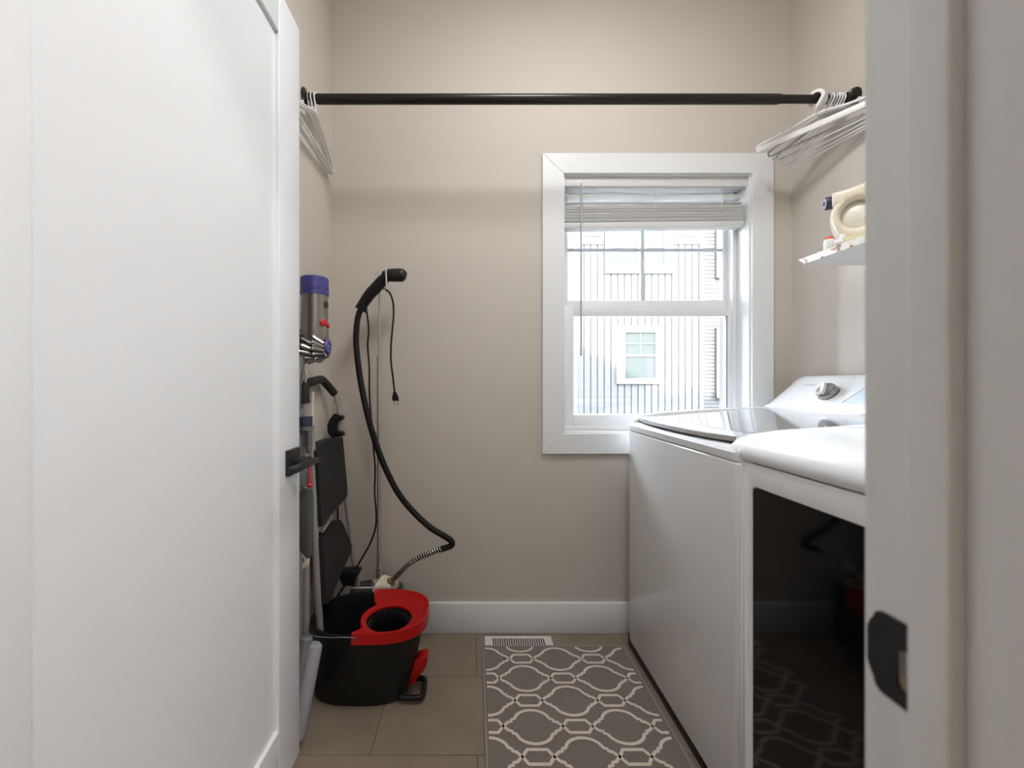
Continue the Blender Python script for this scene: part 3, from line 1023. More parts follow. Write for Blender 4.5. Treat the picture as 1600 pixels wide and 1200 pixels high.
# control console
cons = [(1.178, 0.957), (1.181, 0.972), (1.190, 0.976), (1.283, 1.072), (1.292, 1.083), (1.304, 1.0885), (1.338, 1.0885), (1.338, 0.90), (1.178, 0.90)]
secs = []
for y, k in ((WY0 + 0.004, 0.72), (WY0 + 0.010, 0.86), (WY0 + 0.03, 0.97), (WY0 + 0.06, 1.0), (WY1 - 0.06, 1.0), (WY1 - 0.03, 0.97), (WY1 - 0.010, 0.86), (WY1 - 0.004, 0.72)):
    secs.append([(x + (0.0 if z < 0.975 else (1 - k) * 0.02), y, z if z < 0.977 else 0.976 + (z - 0.976) * k) for x, z in cons])
cn = MB().loft(secs).build('console', M['enamel2'], ws, ang=28)
MB().rbox((1.1745, WY0 + 0.006, 0.957), (1.186, WY1 - 0.006, 0.9705), 0.003).build('console_trim', M['enamel'], cn)
fn = Vector((-(1.072 - 0.976), 0, 1.283 - 1.190)).normalized()
up = Vector((1.283 - 1.190, 0, 1.072 - 0.976)).normalized()


def face_pt(y, s_):
    return Vector((1.190, y, 0.976)) + up * s_


kp = face_pt(1.382, 0.066)
kb = MB().lathe([(0.0, 0.0), (0.040, 0.0), (0.040, 0.001), (0.036, 0.002)], kp, fn, 36, cap=False).build('dial_ring', M['enamel'], cn)
kn = MB().lathe([(0.032, 0.0), (0.032, 0.004), (0.030, 0.022), (0.028, 0.025), (0.0, 0.0265)], kp, fn, 40, cap=False).build('knob', M['nickel'], ws)
side = Vector((0, 1, 0))
gr_dir = (up * 0.85 + side * 0.5).normalized()
gx = gr_dir.cross(fn)
b = MB()
secs = []
for k in range(9):
    s_ = -1 + 2 * k / 8
    c = kp + fn * 0.026 + gr_dir * (0.029 * s_)
    wv = 0.008 * math.sqrt(max(0.02, 1 - s_ * s_))
    secs.append([c - gx * wv - fn * 0.004, c - gx * wv * 0.7 + fn * 0.010, c + gx * wv * 0.7 + fn * 0.010, c + gx * wv - fn * 0.004])
b.loft(secs)
b.build('knob_grip', M['enamel2'], kn, ang=50)


def face_quad(pts, h, m, name, par):
    b = MB()
    lo = [face_pt(y, s_) + fn * 0.0002 for y, s_ in pts]
    hi = [face_pt(y, s_) + fn * h for y, s_ in pts]
    b.loft([lo, hi])
    return b.build(name, m, par)


face_quad([(1.302, 0.028), (1.275, 0.098), (1.05, 0.098), (1.05, 0.028)], 0.0012, M['disp'], 'display', cn)
face_quad([(1.3065, 0.0265), (1.277, 0.1005), (1.278, 0.097), (1.304, 0.0285)], 0.0016, M['ink'], 'display_edge', cn)
y = 1.520
for k, (wv, hv) in enumerate(((0.005, 0.009), (0.003, 0.009), (0.003, 0.006), (0.004, 0.006), (0.0025, 0.009), (0.0045, 0.006), (0.0045, 0.006), (0.002, 0.009))):
    face_quad([(y, 0.105), (y - wv, 0.105), (y - wv, 0.105 + hv), (y, 0.105 + hv)], 0.0006, M['ink'], 'lettering', cn)
    y -= wv + 0.0025
face_quad([(1.522, 0.026), (1.517, 0.026), (1.512, 0.034), (1.517, 0.034)], 0.0006, M['ink'], 'button_mark', cn)
for k in range(5):
    a = math.radians(-60 + 75 * k)
    c = (1.382 + 0.058 * math.cos(a), 0.066 + 0.045 * math.sin(a))
    face_quad([(c[0] + 0.008, c[1]), (c[0] - 0.008, c[1]), (c[0] - 0.008, c[1] + 0.002), (c[0] + 0.008, c[1] + 0.002)], 0.0004, mat('faint print', (0.66, 0.67, 0.69), 0.4), 'cycle_mark', cn)

# ================================================================== dryer
DF, DY0, DY1 = 0.613, 0.330, 0.922
dr = thing('clothes_dryer', (0.98, 0.58, 0), 'white clothes dryer with a large black glass door nearest the doorway', 'dryer')
MB().rbox((DF + 0.02, DY0 + 0.012, 0.0), (1.32, DY1 - 0.012, 0.05), 0.004).build('plinth', M['plast'], dr)
lofted([(plan(DF + 0.004, 1.335, DY0 + 0.004, DY1 - 0.004, 0.012), 0.030), (plan(DF, 1.338, DY0, DY1, 0.014), 0.036), (plan(DF, 1.338, DY0, DY1, 0.014), 0.882),
        (plan(DF + 0.006, 1.336, DY0 + 0.004, DY1 - 0.004, 0.014), 0.886)], M['enamel'], 'cabinet', dr)
topp = [(DF + 0.006, 0.887), (DF - 0.012, 0.8885), (DF - 0.0155, 0.896), (DF - 0.013, 0.912), (DF - 0.001, 0.928), (DF + 0.022, 0.942), (DF + 0.050, 0.951), (DF + 0.10, 0.9565), (DF + 0.18, 0.958), (1.338, 0.958), (1.338, 0.884)]
secs = []
R = 0.034
for y in [DY0 + R * (1 - math.cos(math.radians(a))) for a in range(0, 91, 15)] + [DY1 - R * (1 - math.cos(math.radians(a))) for a in range(90, -1, -15)]:
    e_ = min(y - DY0, DY1 - y)
    q = R - min(e_, R)
    drop = R - math.sqrt(max(0, R * R - q * q))
    secs.append([(x + (0.6 * drop if x < 0.9 else 0), y, 0.884 + (z - 0.884) * (1 - 0.75 * drop / 0.074 * 1.6 if z > 0.884 else 1)) for x, z in topp])
MB().loft(secs).build('top_panel', M['enamel2'], dr, ang=50)


def rrect(y0, y1, z0, z1, r, n=6):
    return arc(y1 - r, z1 - r, r, 0, 90, n) + arc(y0 + r, z1 - r, r, 90, 180, n) + arc(y0 + r, z0 + r, r, 180, 270, n) + arc(y1 - r, z0 + r, r, 270, 360, n)


dd = MB().prism(rrect(0.372, 0.884, 0.175, 0.8850, 0.020), 'yz', DF - 0.012, DF + 0.004, bev=0.003, seg=3, hole=rrect(0.395, 0.860, 0.215, 0.836, 0.012)).build('door', M['enamel'], dr)
MB().prism(rrect(0.396, 0.859, 0.216, 0.835, 0.012), 'yz', DF - 0.0105, DF + 0.002, bev=0.001, seg=1).build('door_glass', M['dglass'], dd)
MB().rbox((1.18, DY0 + 0.006, 0.955), (1.338, DY1 - 0.006, 1.085), 0.02, 4).build('console', M['enamel2'], dr)

# ================================================================== garment steamer
SD = 1.605
st = thing('garment_steamer', (P(592, 0, SD).x, SD, 0), 'black hosed garment steamer on a slim metal pole by the back wall', 'steamer')
bX = P(592, 0, SD).x
lofted([([(bX - 0.115 + 0.0 * i, 0) for i in range(0)] + [(bX - 0.01 + 0.105 * math.copysign(abs(math.cos(a)) ** 0.6, math.cos(a)), 1.607 + 0.074 * math.copysign(abs(math.sin(a)) ** 0.6, math.sin(a)))
                                                          for a in [2 * math.pi * k / 28 for k in range(28)]], z) for z in (0.0, 0.222)] +
       [([(bX - 0.01 + s_ * 0.105 * math.copysign(abs(math.cos(a)) ** 0.6, math.cos(a)), 1.607 + s_ * 0.074 * math.copysign(abs(math.sin(a)) ** 0.6, math.sin(a)))
          for a in [2 * math.pi * k / 28 for k in range(28)]], z) for s_, z in ((0.98, 0.230), (0.9, 0.234))], M['dplast'], 'base', st)
MB().tube([P(543, 919, 1.56), P(584, 918.5, 1.575)], 0.004, 10).build('base_rail', M['steel'], st)
star = []
for k in range(10):
    a = math.radians(90 + 36 * k)
    rr = 0.058 if k % 2 == 0 else 0.040
    star.append((bX + 0.022 + rr * math.cos(a), SD - 0.004 + 0.9 * rr * math.sin(a)))
b = MB()
for z, s_ in ((0.242, 1.0),):
    b.loft([[(bX + 0.022 + (x - bX - 0.022) * q, SD + (y - SD) * q, zz) for x, y in star] for q, zz in ((1.0, 0.228), (1.04, 0.248), (0.92, 0.262), (0.55, 0.276), (0.3, 0.282))])
b.build('valve_cap', M['cream'], st, ang=25)
MB().tube([P(592, 893, SD), P(592, 556, SD)], 0.0078, 14).build('lower_pole', M['pole'], st)
MB().tube([P(592.5, 902, SD), P(592.5, 886, SD)], 0.0125, 14).build('pole_socket', M['pole'], st)
MB().tube([P(593, 560, SD), P(593, 446, SD)], 0.0042, 12).build('upper_pole', M['pole'], st)
MB().tube(smooth_path([P(584, 444, SD), P(584, 432, SD), P(586, 428, SD), P(590, 426.5, SD), P(594, 428, SD), P(596, 433, SD), P(594, 441, SD), P(593, 450, SD)], 4), 0.0026, 8).build('hook', M['steel'], st)
HD = SD - 0.035
MB().tube([P(602.5, 416.5, HD - 0.03), P(604.5, 451, HD - 0.03)], 0.0038, 8).build('clip', M['steel'], st)
MB().tube([P(604, 450, HD - 0.03), P(600, 452, HD + 0.01), P(594, 450, SD)], 0.0035, 8).build('clip_arm', M['steel'], st)
hp = smooth_path([P(564, 481, HD), P(568, 474, HD), P(577, 461, HD), P(588, 449, HD), P(598, 438, HD), P(606, 431.5, HD), P(614, 430, HD)], 4)
n = len(hp)
MB().tube(hp, [0.0175 + 0.005 * math.sin(math.pi * min(1, i / n * 1.1)) for i in range(n)], 16).build('handle', M['plast'], st)
MB().tube([P(563, 484.5, HD), P(567, 477.5, HD)], [0.0235, 0.0225], 16).build('handle_collar', M['plast'], st)
hh = smooth_path([P(600, 433, HD), P(606, 430.5, HD), P(616, 430, HD), P(626, 430, HD), P(631, 430, HD), P(634.2, 430.2, HD), P(635.5, 430.5, HD)], 3)
rads = [0.021, 0.024, 0.026, 0.0265, 0.023, 0.015, 0.004]
rl_ = []
for i in range(len(hh)):
    q = i / (len(hh) - 1) * 6
    k = min(5, int(q))
    rl_.append(rads[k] + (rads[k + 1] - rads[k]) * (q - k))
MB().tube(hh, rl_, 20).build('nozzle', M['black'], st)
ho = [(564, 482, 1.57), (559, 497, 1.57), (556.5, 520, 1.57), (557, 545, 1.565), (561, 580, 1.56), (567, 615, 1.555), (576, 655, 1.55), (588, 695, 1.55), (602, 731, 1.55), (622, 770, 1.55),
      (646, 800, 1.55), (672, 824, 1.55), (694, 837.5, 1.55), (705, 845, 1.55), (706, 851.5, 1.55), (698, 855.5, 1.55), (686, 859, 1.55)]
MB().tube(smooth_path([P(*q) for q in ho], 6), 0.0118, 14).build('hose', M['plast'], st)
spath = smooth_path([P(690, 857.5, 1.55), P(672, 864, 1.553), P(655, 871, 1.557), P(638, 882, 1.565), P(625, 894, 1.575), P(616, 904, 1.582)], 8)
sp_o = MB().tube(spath, 0.0095, 12).build('spring_sleeve', M['plast'], st)
# coil wound around the lower hose
ln = [0.0]
for i in range(1, len(spath)):
    ln.append(ln[-1] + (spath[i] - spath[i - 1]).length)
coil = []
turns = 24
N = turns * 10
for k in range(N + 1):
    s_ = ln[-1] * k / N
    i = max(0, min(len(ln) - 2, next((j for j in range(len(ln) - 1) if ln[j + 1] >= s_), len(ln) - 2)))
    f_ = (s_ - ln[i]) / max(1e-9, ln[i + 1] - ln[i])
    c = spath[i].lerp(spath[i + 1], f_)
    t_ = (spath[i + 1] - spath[i]).normalized()
    n1 = t_.cross(Vector((0, 1, 0))).normalized()
    n2 = t_.cross(n1)
    a = 2 * math.pi * turns * k / N
    coil.append(c + 0.0108 * (math.cos(a) * n1 + math.sin(a) * n2))
MB().tube(coil, 0.0021, 6).build('coil', M['steel'], sp_o)
axv = (P(616, 904, 1.582) - P(606, 914, 1.592)).normalized()
MB().lathe([(0.010, -0.004), (0.020, 0.0), (0.020, 0.009), (0.015, 0.010), (0.015, 0.016), (0.012, 0.018)], P(609, 911, 1.590), axv, 6).build('brass_fitting', M['brass'], st, ang=20)
cord = [(573, 486, 1.58), (576, 515, 1.585), (574.5, 540, 1.585), (577, 575, 1.585), (577.5, 620, 1.59), (582, 680, 1.59), (586, 730, 1.59), (585.5, 770, 1.59), (588, 805, 1.59), (586, 828, 1.59), (577, 852, 1.585),
        (565, 873, 1.58), (553, 893, 1.57), (541, 912, 1.565), (527, 932, 1.56), (520, 950, 1.56)]
MB().tube(smooth_path([P(*q) for q in cord], 5), 0.0036, 8).build('power_cord', M['plast'], st)
pcd = [(603, 453, 1.58), (609, 458, 1.575), (614, 472, 1.57), (615, 492, 1.57), (613, 515, 1.57), (611, 540, 1.57), (611, 565, 1.57), (614, 590, 1.57), (616, 608, 1.57), (617, 616, 1.57)]
pc = MB().tube(smooth_path([P(*q) for q in pcd], 5), 0.0038, 8).build('plug_cord', M['plast'], st)
pg = MB().loft([[P(617 + sx * wv / 2 + dx, yv, 1.57 + sy * 0.009) for sx, sy in ((-1, -1), (1, -1), (1, 1), (-1, 1))] for yv, wv, dx in ((612, 4, -0.3), (616, 7, 0), (621, 10.5, 0.6), (625.5, 10, 1.2), (626.5, 8, 1.3))]).build('plug', M['plast'], st, ang=50)
for q in (615.5, 620.8):
    MB().rbox(P(q, 634, 1.5685), P(q, 626, 1.5715) + Vector((0.003, 0.0, 0)), 0.0005, 1).build('prong', M['brass'], pg)
MB().prism([tuple(P(px, py, 1.57)[i] for i in (0, 2)) for px, py in ((533, 891), (553, 889), (563, 891), (563, 894), (556, 898), (555, 911), (539, 911), (533.5, 901))], 'xz', 1.545, 1.60, bev=0.003).build('adapter', M['plast'], st)

# ================================================================== folding step ladder
la = thing('step_ladder', (-0.53, 1.47, 0), 'folded grey step ladder with black treads leaning on the left wall', 'ladder')
nt_, ft = P(476.5, 628, 1.305), P(525, 617, 1.60)
nb_, fb = Vector((-0.566, 1.345, 0.012)), Vector((-0.452, 1.640, 0.012))
MB().tube([nb_, nb_.lerp(nt_, 0.5) + Vector((0.002, 0, 0)), nt_], 0.0115, 14).build('rail', M['gtube'], la)
MB().tube(smooth_path([fb, Vector((-0.498, 1.615, 0.45)), P(531.5, 690, 1.605), P(531, 652, 1.60), P(529.5, 638, 1.60), ft], 5), 0.0112, 14).build('rail', M['gtube'], la)
for q in (nb_, fb):
    MB().tube([q - Vector((0, 0, 0.011)), q + Vector((0, 0, 0.03))], 0.0145, 14).build('foot', M['plast'], la)
gp = smooth_path([P(476.5, 630, 1.305), P(475.5, 612, 1.305), P(478, 602, 1.32), P(485, 597.5, 1.36), P(494, 594.5, 1.44), P(502, 593, 1.51), P(508, 598, 1.55), P(516, 607, 1.58), P(522.5, 615, 1.60)], 5)
MB().tube(gp, 0.0155, 16).build('hand_grip', M['foam'], la)


def tread(pts, th, name):
    p = [Vector(q) for q in pts]
    nn = (p[1] - p[0]).cross(p[-1] - p[0]).normalized() * th / 2
    b = MB().loft([[q - nn for q in p], [q + nn for q in p]])
    return b.build(name, M['foam'], la)


t1 = tread([P(489, 705, 1.345), P(494, 697, 1.37), P(499, 690, 1.40), P(515, 684, 1.50), P(530, 684, 1.58), P(537.5, 768, 1.58), P(536.5, 777, 1.57), P(510, 805, 1.44), P(497, 823, 1.365)], 0.03, 'tread')
t2 = tread([P(497, 842, 1.36), P(518, 817, 1.50), P(526.5, 812.5, 1.575), P(531, 820, 1.58), P(544, 853, 1.585), P(543, 863, 1.58), P(528, 895, 1.50), P(512, 934, 1.42), P(504, 945, 1.37)], 0.03, 'tread')
MB().tube([P(497, 828, 1.365), P(527, 790, 1.57)], 0.005, 8).build('strut', M['gtube'], la)
MB().tube([P(527, 780, 1.575), P(528, 812, 1.575)], 0.004, 8).build('strut', M['plast'], la)
MB().tube([P(503, 830, 1.39), P(518, 808, 1.50)], 0.007, 8).build('strut', M['gtube'], la)
cl_ = [P(px, py, 1.59) for px, py in ((524, 646), (536, 650), (535, 656), (529, 657), (527.5, 664), (529, 672), (535.5, 675), (536.5, 681), (520, 684), (514, 676), (513, 664), (517, 654))]
MB().prism([(q.x, q.z) for q in cl_], 'xz', 1.575, 1.615, bev=0.002).build('latch', M['plast'], la)

# ================================================================== mop with its handle in the bucket
mp_ = thing('mop', (-0.50, 1.385, 0.03), 'grey mop handle standing in the bucket', 'mop')
MB().tube([Vector((-0.527, 1.385, 0.04)), P(491.5, 826, 1.36)], 0.0122, 16).build('lower_handle', M['gtube'], mp_)
MB().tube([P(491.6, 828, 1.36), P(487.5, 690, 1.352), P(487, 665, 1.352)], [0.0108, 0.0108, 0.0104], 16).build('upper_handle', M['gtube'], mp_)
MB().tube([P(487, 668, 1.352), P(489, 612, 1.352)], 0.0048, 10).build('handle_tip', M['cream'], mp_)
MB().tube([P(491.5, 829, 1.36), P(491.4, 823, 1.36)], 0.0128, 16).build('joint_ring', M['gtube'], mp_)
MB().lathe([(0.055, 0.0), (0.060, 0.006), (0.045, 0.020), (0.014, 0.035)], (-0.470, 1.385, 0.022), (0, 0, 1), 24).build('mop_plate', M['gplast'], mp_)

# ================================================================== mop bucket
bk = thing('mop_bucket', (-0.37, 1.385, 0), 'black spin mop bucket with a red wringer rim', 'bucket')


def superell(cx, cy, a, c, p, n=64):
    return [(cx + a * math.copysign(abs(math.cos(t_)) ** (2 / p), math.cos(t_)), cy + c * math.copysign(abs(math.sin(t_)) ** (2 / p), math.sin(t_)))
            for t_ in [2 * math.pi * k / n for k in range(n)]]


def bsec(t_, inset=0.0):
    """t 0 at the bottom, 1 at the rim"""
    e_ = t_ ** 0.85
    cx = -0.383 + (-0.356 + 0.383) * e_
    a = 0.158 + (0.190 - 0.158) * e_
    cy = 1.383 + 0.004 * e_
    c = 0.080 + (0.130 - 0.080) * e_
    return superell(cx, cy, a - inset, c - inset, 2.7)


BZ = 0.262
sec = [([(x * 0.97 - 0.383 * 0.03, y * 0.97 + 1.383 * 0.03) for x, y in bsec(0)], 0.0), (bsec(0.01), 0.006)]
for k in range(1, 10):
    sec.append((bsec(k / 10), 0.006 + (BZ - 0.006) * k / 10))
sec += [(bsec(1.0), BZ - 0.008), (bsec(1.0, -0.006), BZ - 0.007), (bsec(1.0, -0.006), BZ), (bsec(1.0, 0.004), BZ), (bsec(0.95, 0.005), BZ - 0.012)]
for k in (8, 6, 4, 2):
    sec.append((bsec(k / 10, 0.004), 0.006 + (BZ - 0.006) * k / 10))
sec.append((bsec(0.05, 0.005), 0.012))
lofted(sec, M['plast'], 'tub', bk, ang=40)
# red wringer collar: surface between the round basket opening and the outer rim
C0 = Vector((-0.288, 1.357))
rim = [Vector(p) for p in bsec(1.0, -0.009)]


def rim_dist(a):
    dv = Vector((math.cos(a), math.sin(a)))
    best = 1.0
    for i in range(len(rim)):
        p, q = rim[i] - C0, rim[(i + 1) % len(rim)] - C0
        e_ = q - p
        den = dv.x * (-e_.y) + dv.y * e_.x
        if abs(den) < 1e-9:
            continue
        s_ = (p.x * (-e_.y) + p.y * e_.x) / den
        u = (dv.x * p.y - dv.y * p.x) / den
        if s_ > 0 and -0.001 <= u <= 1.001:
            best = min(best, s_)
    return best


NA = 96
BR = 0.076
secs = [[] for _ in range(8)]
for k in range(NA):
    a = 2 * math.pi * k / NA
    deg = math.degrees(a)
    ri = rim_dist(a)
    f_ = 0.0
    if 117 < deg < 228:
        f_ = min(1, (deg - 117) / 14, (228 - deg) / 10)
    f_ = f_ * f_ * (3 - 2 * f_)
    ro = ri * (1 - f_) + (BR + 0.019) * f_
    dv = Vector((math.cos(a), math.sin(a)))
    zt = BZ + 0.012 - 0.012 * f_
    zin = BZ - 0.004
    rows_ = [(BR, zin - 0.018), (BR, zin), (BR + 0.006, zin + 0.003), (BR + (ro - BR) * 0.55, BZ + 0.002), (ro - 0.014 * (1 - f_) - 0.003, BZ + 0.003), (ro - 0.006 * (1 - f_), zt), (ro, zt - 0.001), (ro + 0.001, BZ - 0.024 + 0.006 * f_)]
    for j, (r_, z_) in enumerate(rows_):
        r2 = max(r_, BR) if j < 5 else r_
        p = C0 + dv * r2
        secs[j].append((p.x, p.y, z_))
MB().loft(secs, cap=False).build('wringer_collar', M['red'], bk, ang=40)
bs = MB().lathe([(0.0, 0.10), (0.062, 0.10), (0.072, 0.235), (0.076, 0.252), (0.0745, 0.252), (0.070, 0.234), (0.060, 0.104), (0.0, 0.104)], (C0.x, C0.y, 0), (0, 0, 1), 40, cap=False).build('basket', M['plast'], bk)
b = MB()
for k in range(44):
    a = 2 * math.pi * k / 44
    q = Matrix.Rotation(a, 3, 'Z')
    vs_ = [q @ Vector(v) + Vector((C0.x, C0.y, 0)) for v in ((0.0735, -0.0016, 0.246), (0.0735, 0.0016, 0.246), (0.0675, 0.0012, 0.244), (0.0675, -0.0012, 0.244),
                                                            (0.071, -0.0016, 0.220), (0.071, 0.0016, 0.220), (0.0655, 0.0012, 0.220), (0.0655, -0.0012, 0.220))]
    b.add(vs_, [(0, 1, 2, 3), (4, 7, 6, 5), (0, 4, 5, 1), (1, 5, 6, 2), (2, 6, 7, 3), (3, 7, 4, 0)])
tb = b.build('basket_teeth', M['dplast'], bs)
tb['kind'] = 'stuff'
PD = 1.37
MB().prism([tuple(P(px, py, PD)[i] for i in (0, 2)) for px, py in ((630, 1048), (642, 1030), (655, 1022), (664, 1018.5), (669, 1021), (668, 1032), (662, 1043), (655, 1050), (648, 1062), (638, 1064), (630, 1060))],
           'xz', PD - 0.022, PD + 0.022, bev=0.003, seg=2).build('pedal_lever', M['red'], bk, ang=50)
lp = [P(628, 1062, 1.40), P(645, 1058, 1.40), P(657, 1057, 1.40), P(663.5, 1061, 1.395), P(663, 1072, 1.36), P(661, 1081, 1.33), P(655, 1086, 1.315), P(640, 1088, 1.315), P(625, 1088, 1.32)]
lp = [Vector((q.x, q.y, max(0.0125, q.z * 0.5 + 0.008))) for q in lp]
MB().tube(smooth_path(lp, 4), 0.0095, 10).build('foot_pedal', M['plast'], bk)
wl = smooth_path([Vector((-0.362, 1.250, BZ - 0.004)), Vector((-0.40, 1.244, BZ + 0.003)), Vector((-0.46, 1.247, BZ + 0.001)), Vector((-0.52, 1.262, BZ + 0.002)), Vector((-0.556, 1.33, BZ + 0.005)), Vector((-0.556, 1.40, BZ + 0.005))], 5)
MB().tube(wl, 0.0014, 8).build('bail_handle', M['gplast'], bk)

# ================================================================== cordless stick vacuum on its wall dock
VD = 1.30
vx = (491.5 - 740) * VD / F
va = thing('stick_vacuum', (vx, VD, 0.02), 'cordless stick vacuum with a violet cap hanging behind the door edge', 'vacuum')
zt_ = EYE + (600 - 434.5) * VD / F
R0 = 0.0440
cap = MB().lathe([(0.0, 0.0), (R0 - 0.003, 0.0), (R0, -0.003), (R0, -0.036), (R0 - 0.0012, -0.0365), (R0 - 0.0012, -0.039), (R0, -0.0395), (R0, -0.043), (R0 - 0.0012, -0.0435), (R0 - 0.0012, -0.046), (R0 + 0.0004, -0.0465), (R0 + 0.0004, -0.057), (0, -0.057)],
                 (vx, VD, zt_), (0, 0, 1), 40, cap=False).build('filter_cap', M['purple'], va, ang=30)
zb_ = zt_ - 0.057
bn = MB().lathe([(R0 - 0.003, 0.0), (R0 - 0.002, -0.11), (R0 - 0.001, -0.111), (R0 - 0.001, -0.15)], (vx, VD, zb_), (0, 0, 1), 40).build('motor_housing', M['smoke'], va)
MB().lathe([(0.010, 0.0), (0.010, 0.002), (0.0065, 0.003), (0.006, 0.001)], (vx + 0.0415, VD - 0.0085, zb_ - 0.032), (0.98, -0.2, 0), 20).build('badge_ring', M['dplast'], bn)
for (ex_, ey_, ez_, er_) in ((0.037, -0.0215, -0.092, 0.012), (0.0425, 0.004, -0.098, 0.009)):
    MB().lathe([(0.0, -0.004), (er_, -0.003), (er_, 0.002), (er_ * 0.7, 0.0045), (0.0, 0.0055)], (vx + ex_, VD + ey_, zb_ + ez_), (ex_, ey_, 0), 20, cap=False).build('release_button', M['red2'], bn)
cz_ = EYE + (600 - 542) * VD / F
cy_ = MB().lathe([(0.0, -0.050), (0.034, -0.048), (0.045, -0.03), (0.046, 0.0), (0.041, 0.025), (0.030, 0.040), (0.0, 0.041)], (vx, VD, cz_), (1, 0, 0), 32, cap=False).build('cyclone_body', M['dplast'], va)
cone = None
for ring, (n_, xo, ra, rb, la_, lb_) in enumerate(((15, 0.0, 0.046, 0.027, 0.010, 0.040), (15, -0.016, 0.050, 0.040, -0.006, 0.020), (15, -0.038, 0.050, 0.046, -0.010, 0.012))):
    for k in range(n_):
        a = 2 * math.pi * (k + 0.5 * ring) / n_
        r1 = Vector((0, math.cos(a), math.sin(a)))
        tw = Vector((0, -math.sin(a), math.cos(a)))
        o = Vector((vx + xo, VD, cz_))
        pa = o + r1 * ra + Vector((la_, 0, 0))
        pb_ = o + r1 * rb + Vector((lb_, 0, 0)) + tw * 0.010
        q = smooth_path([pa - (pb_ - pa) * 0.12, pa, pa.lerp(pb_, 0.5), pb_], 3)
        m_ = len(q)
        MB().tube(q, [0.003 + 0.0068 * min(1, 4.5 * i / m_) * (1 - 0.5 * i / m_) for i in range(m_)], 10).build('cyclone', M['nickel'], cy_)
ds = MB().lathe([(0.0, 0.040), (0.022, 0.040), (0.024, 0.043), (0.022, 0.047), (0.016, 0.048), (0.014, 0.046), (0.0, 0.046)], (vx, VD, cz_), (1, 0, 0), 28, cap=False).build('end_disc', M['purple'], va)
MB().lathe([(0.0, 0.046), (0.006, 0.046), (0.005, 0.049), (0.0, 0.05)], (vx, VD, cz_), (1, 0, 0), 16, cap=False).build('disc_hub', M['nickel'], ds)
VW = 1.235
MB().tube([P(470, 556, VW + 0.03), P(468.5, 578, VW + 0.02), P(466, 600, VW), P(465, 640, VW)], [0.015, 0.0125, 0.010, 0.010], 16).build('neck', mat('graphite plastic', (0.10, 0.10, 0.105), 0.35), va)
MB().tube(smooth_path([P(471, 600, VW + 0.02), P(470, 585, VW + 0.02), P(474, 577.5, VW + 0.02), P(478.5, 583, VW + 0.02), P(477, 598, VW + 0.02)], 4), 0.0035, 8).build('wire_loop', M['steel'], va)
MB().tube([P(466, 640, VW), P(468, 860, VW), P(465, 1000, VW - 0.02)], 0.013, 16).build('wand', M['gplast'], va)
MB().tube([P(477, 651, VW), P(477, 666, VW)], 0.0215, 20).build('tool_clip', M['navy'], va)
MB().tube([P(478, 666, VW), P(478, 672, VW)], [0.023, 0.021], 20).build('tool_collar', M['gplast'], va)
tl = MB().tube([P(481, 672, VW), P(481, 694, VW), P(483, 708, VW)], [0.0125, 0.0125, 0.0075], 16).build('crevice_tool', M['nickel'], va)
MB().rbox(P(479, 696, VW - 0.014), P(482, 672, VW - 0.009), 0.0005, 1).build('tool_slot', M['navy'], tl)
MB().rbox(P(468, 762, VW - 0.01), P(481, 735, VW + 0.012), 0.004, 2).build('clear_tool', mat('clear grey tool', (0.18, 0.20, 0.21), 0.2), va)
rt = MB().tube([P(484, 712, VW - 0.012), P(483.5, 752, VW - 0.012)], [0.006, 0.0065], 12).build('red_latch', mat('muted red plastic', (0.40, 0.06, 0.09), 0.3), va)
MB().lathe([(0.0, -0.009), (0.006, -0.0075), (0.0092, 0), (0.006, 0.0075), (0.0, 0.009)], P(484, 757.5, VW - 0.012), (0, 0, 1), 16, cap=False).build('red_tip', M['red2'], rt)
dk = MB().prism([tuple(P(px, py, VW)[i] for i in (0, 2)) for px, py in ((460, 765), (484, 765), (486, 775), (486, 868), (482, 872), (474, 862), (460, 850))], 'xz', VW - 0.012, VW + 0.022, bev=0.004, seg=2).build('dock', mat('slate plastic', (0.075, 0.080, 0.085), 0.42), va)
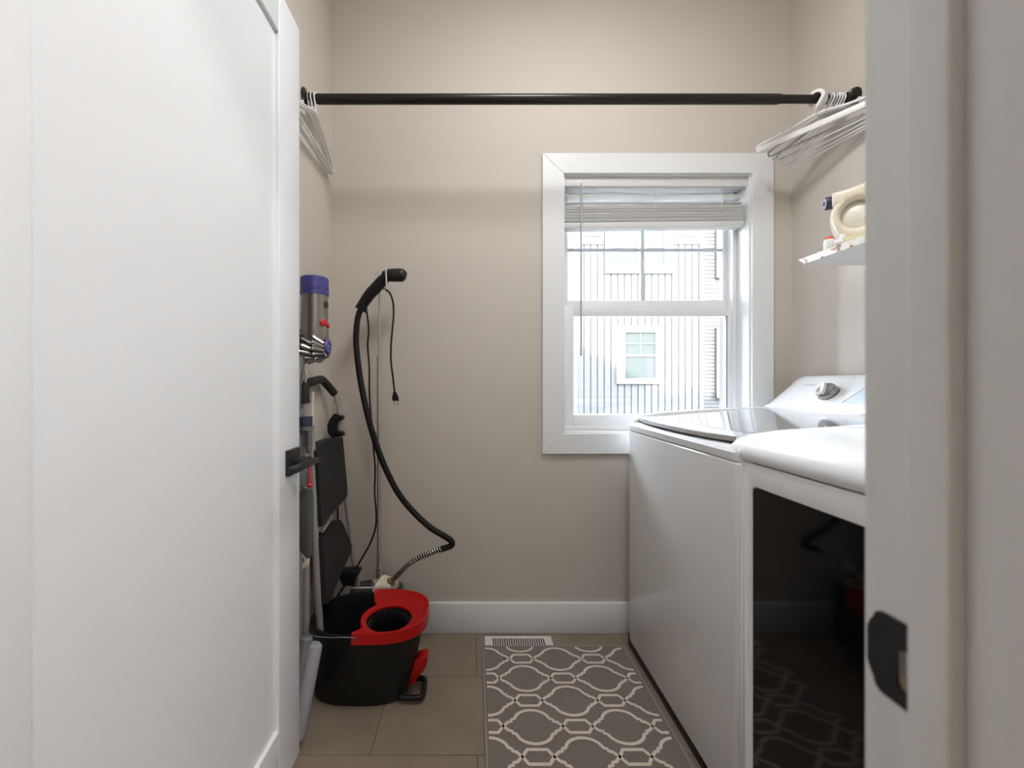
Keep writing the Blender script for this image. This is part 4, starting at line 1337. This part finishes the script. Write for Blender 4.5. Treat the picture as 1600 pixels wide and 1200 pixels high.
MB().tube(smooth_path([P(468, 862, VW), P(476, 868, VW), P(479.5, 874, VW), P(477, 882, VW), P(468, 888, VW)], 3), [0.009] * 13, 10).build('dock_foot', M['cream'], va)
# soft roller head standing on end in front of the bucket
ha, hb = Vector((-0.487, 1.225, 0.262)), Vector((-0.513, 1.152, 0.028))
axh = (hb - ha).normalized()
hd_ = MB()
N = 10
hd_.lathe([(0.0, 0), (0.014, 0.0), (0.022, 0.008), (0.0235, 0.02), (0.0235, (hb - ha).length - 0.01), (0.018, (hb - ha).length)], ha, axh, 22, cap=False)
hd_.build('roller', mat('grey soft roller', (0.30, 0.30, 0.34), 0.85, bump=0.3, bscale=500), va)
off_ = Vector((-0.024, -0.004, 0.022))
MB().lathe([(0.0, 0), (0.013, 0.0), (0.019, 0.006), (0.019, (hb - ha).length - 0.02), (0.012, (hb - ha).length - 0.01)], ha + off_, axh, 20, cap=False).build('head_housing', M['gplast'], va)

# ================================================================== ceiling lamps (above the frame), the hall one added as fill
LX, LY = 0.36, 0.74
cl = thing('ceiling_lamp', (LX, LY, ZC - 0.06), 'round flush ceiling lamp in the laundry room', 'lamp')
MB().lathe([(0.0, 0.0), (0.24, 0.0), (0.245, -0.02), (0.23, -0.022), (0.0, -0.022)], (LX, LY, ZC), (0, 0, 1), 40, cap=False).build('lamp_base', M['white'], cl)
MB().lathe([(0.228, -0.022), (0.22, -0.045), (0.17, -0.06), (0.0, -0.066)], (LX, LY, ZC), (0, 0, 1), 40, cap=False).build('diffuser', M['lampw'], cl)
cl = thing('ceiling_lamp', (1.0, -0.8, ZC - 0.06), 'added fill lamp in the hall, brightens the door', 'lamp')  # unseen lamp, added to light the lower door through the doorway
MB().lathe([(0.0, 0.0), (0.24, 0.0), (0.245, -0.02), (0.23, -0.022), (0.0, -0.022)], (1.0, -0.8, ZC), (0, 0, 1), 40, cap=False).build('lamp_base', M['white'], cl)
MB().lathe([(0.228, -0.022), (0.22, -0.045), (0.17, -0.06), (0.0, -0.066)], (1.0, -0.8, ZC), (0, 0, 1), 40, cap=False).build('diffuser', M['hall_fill'], cl)
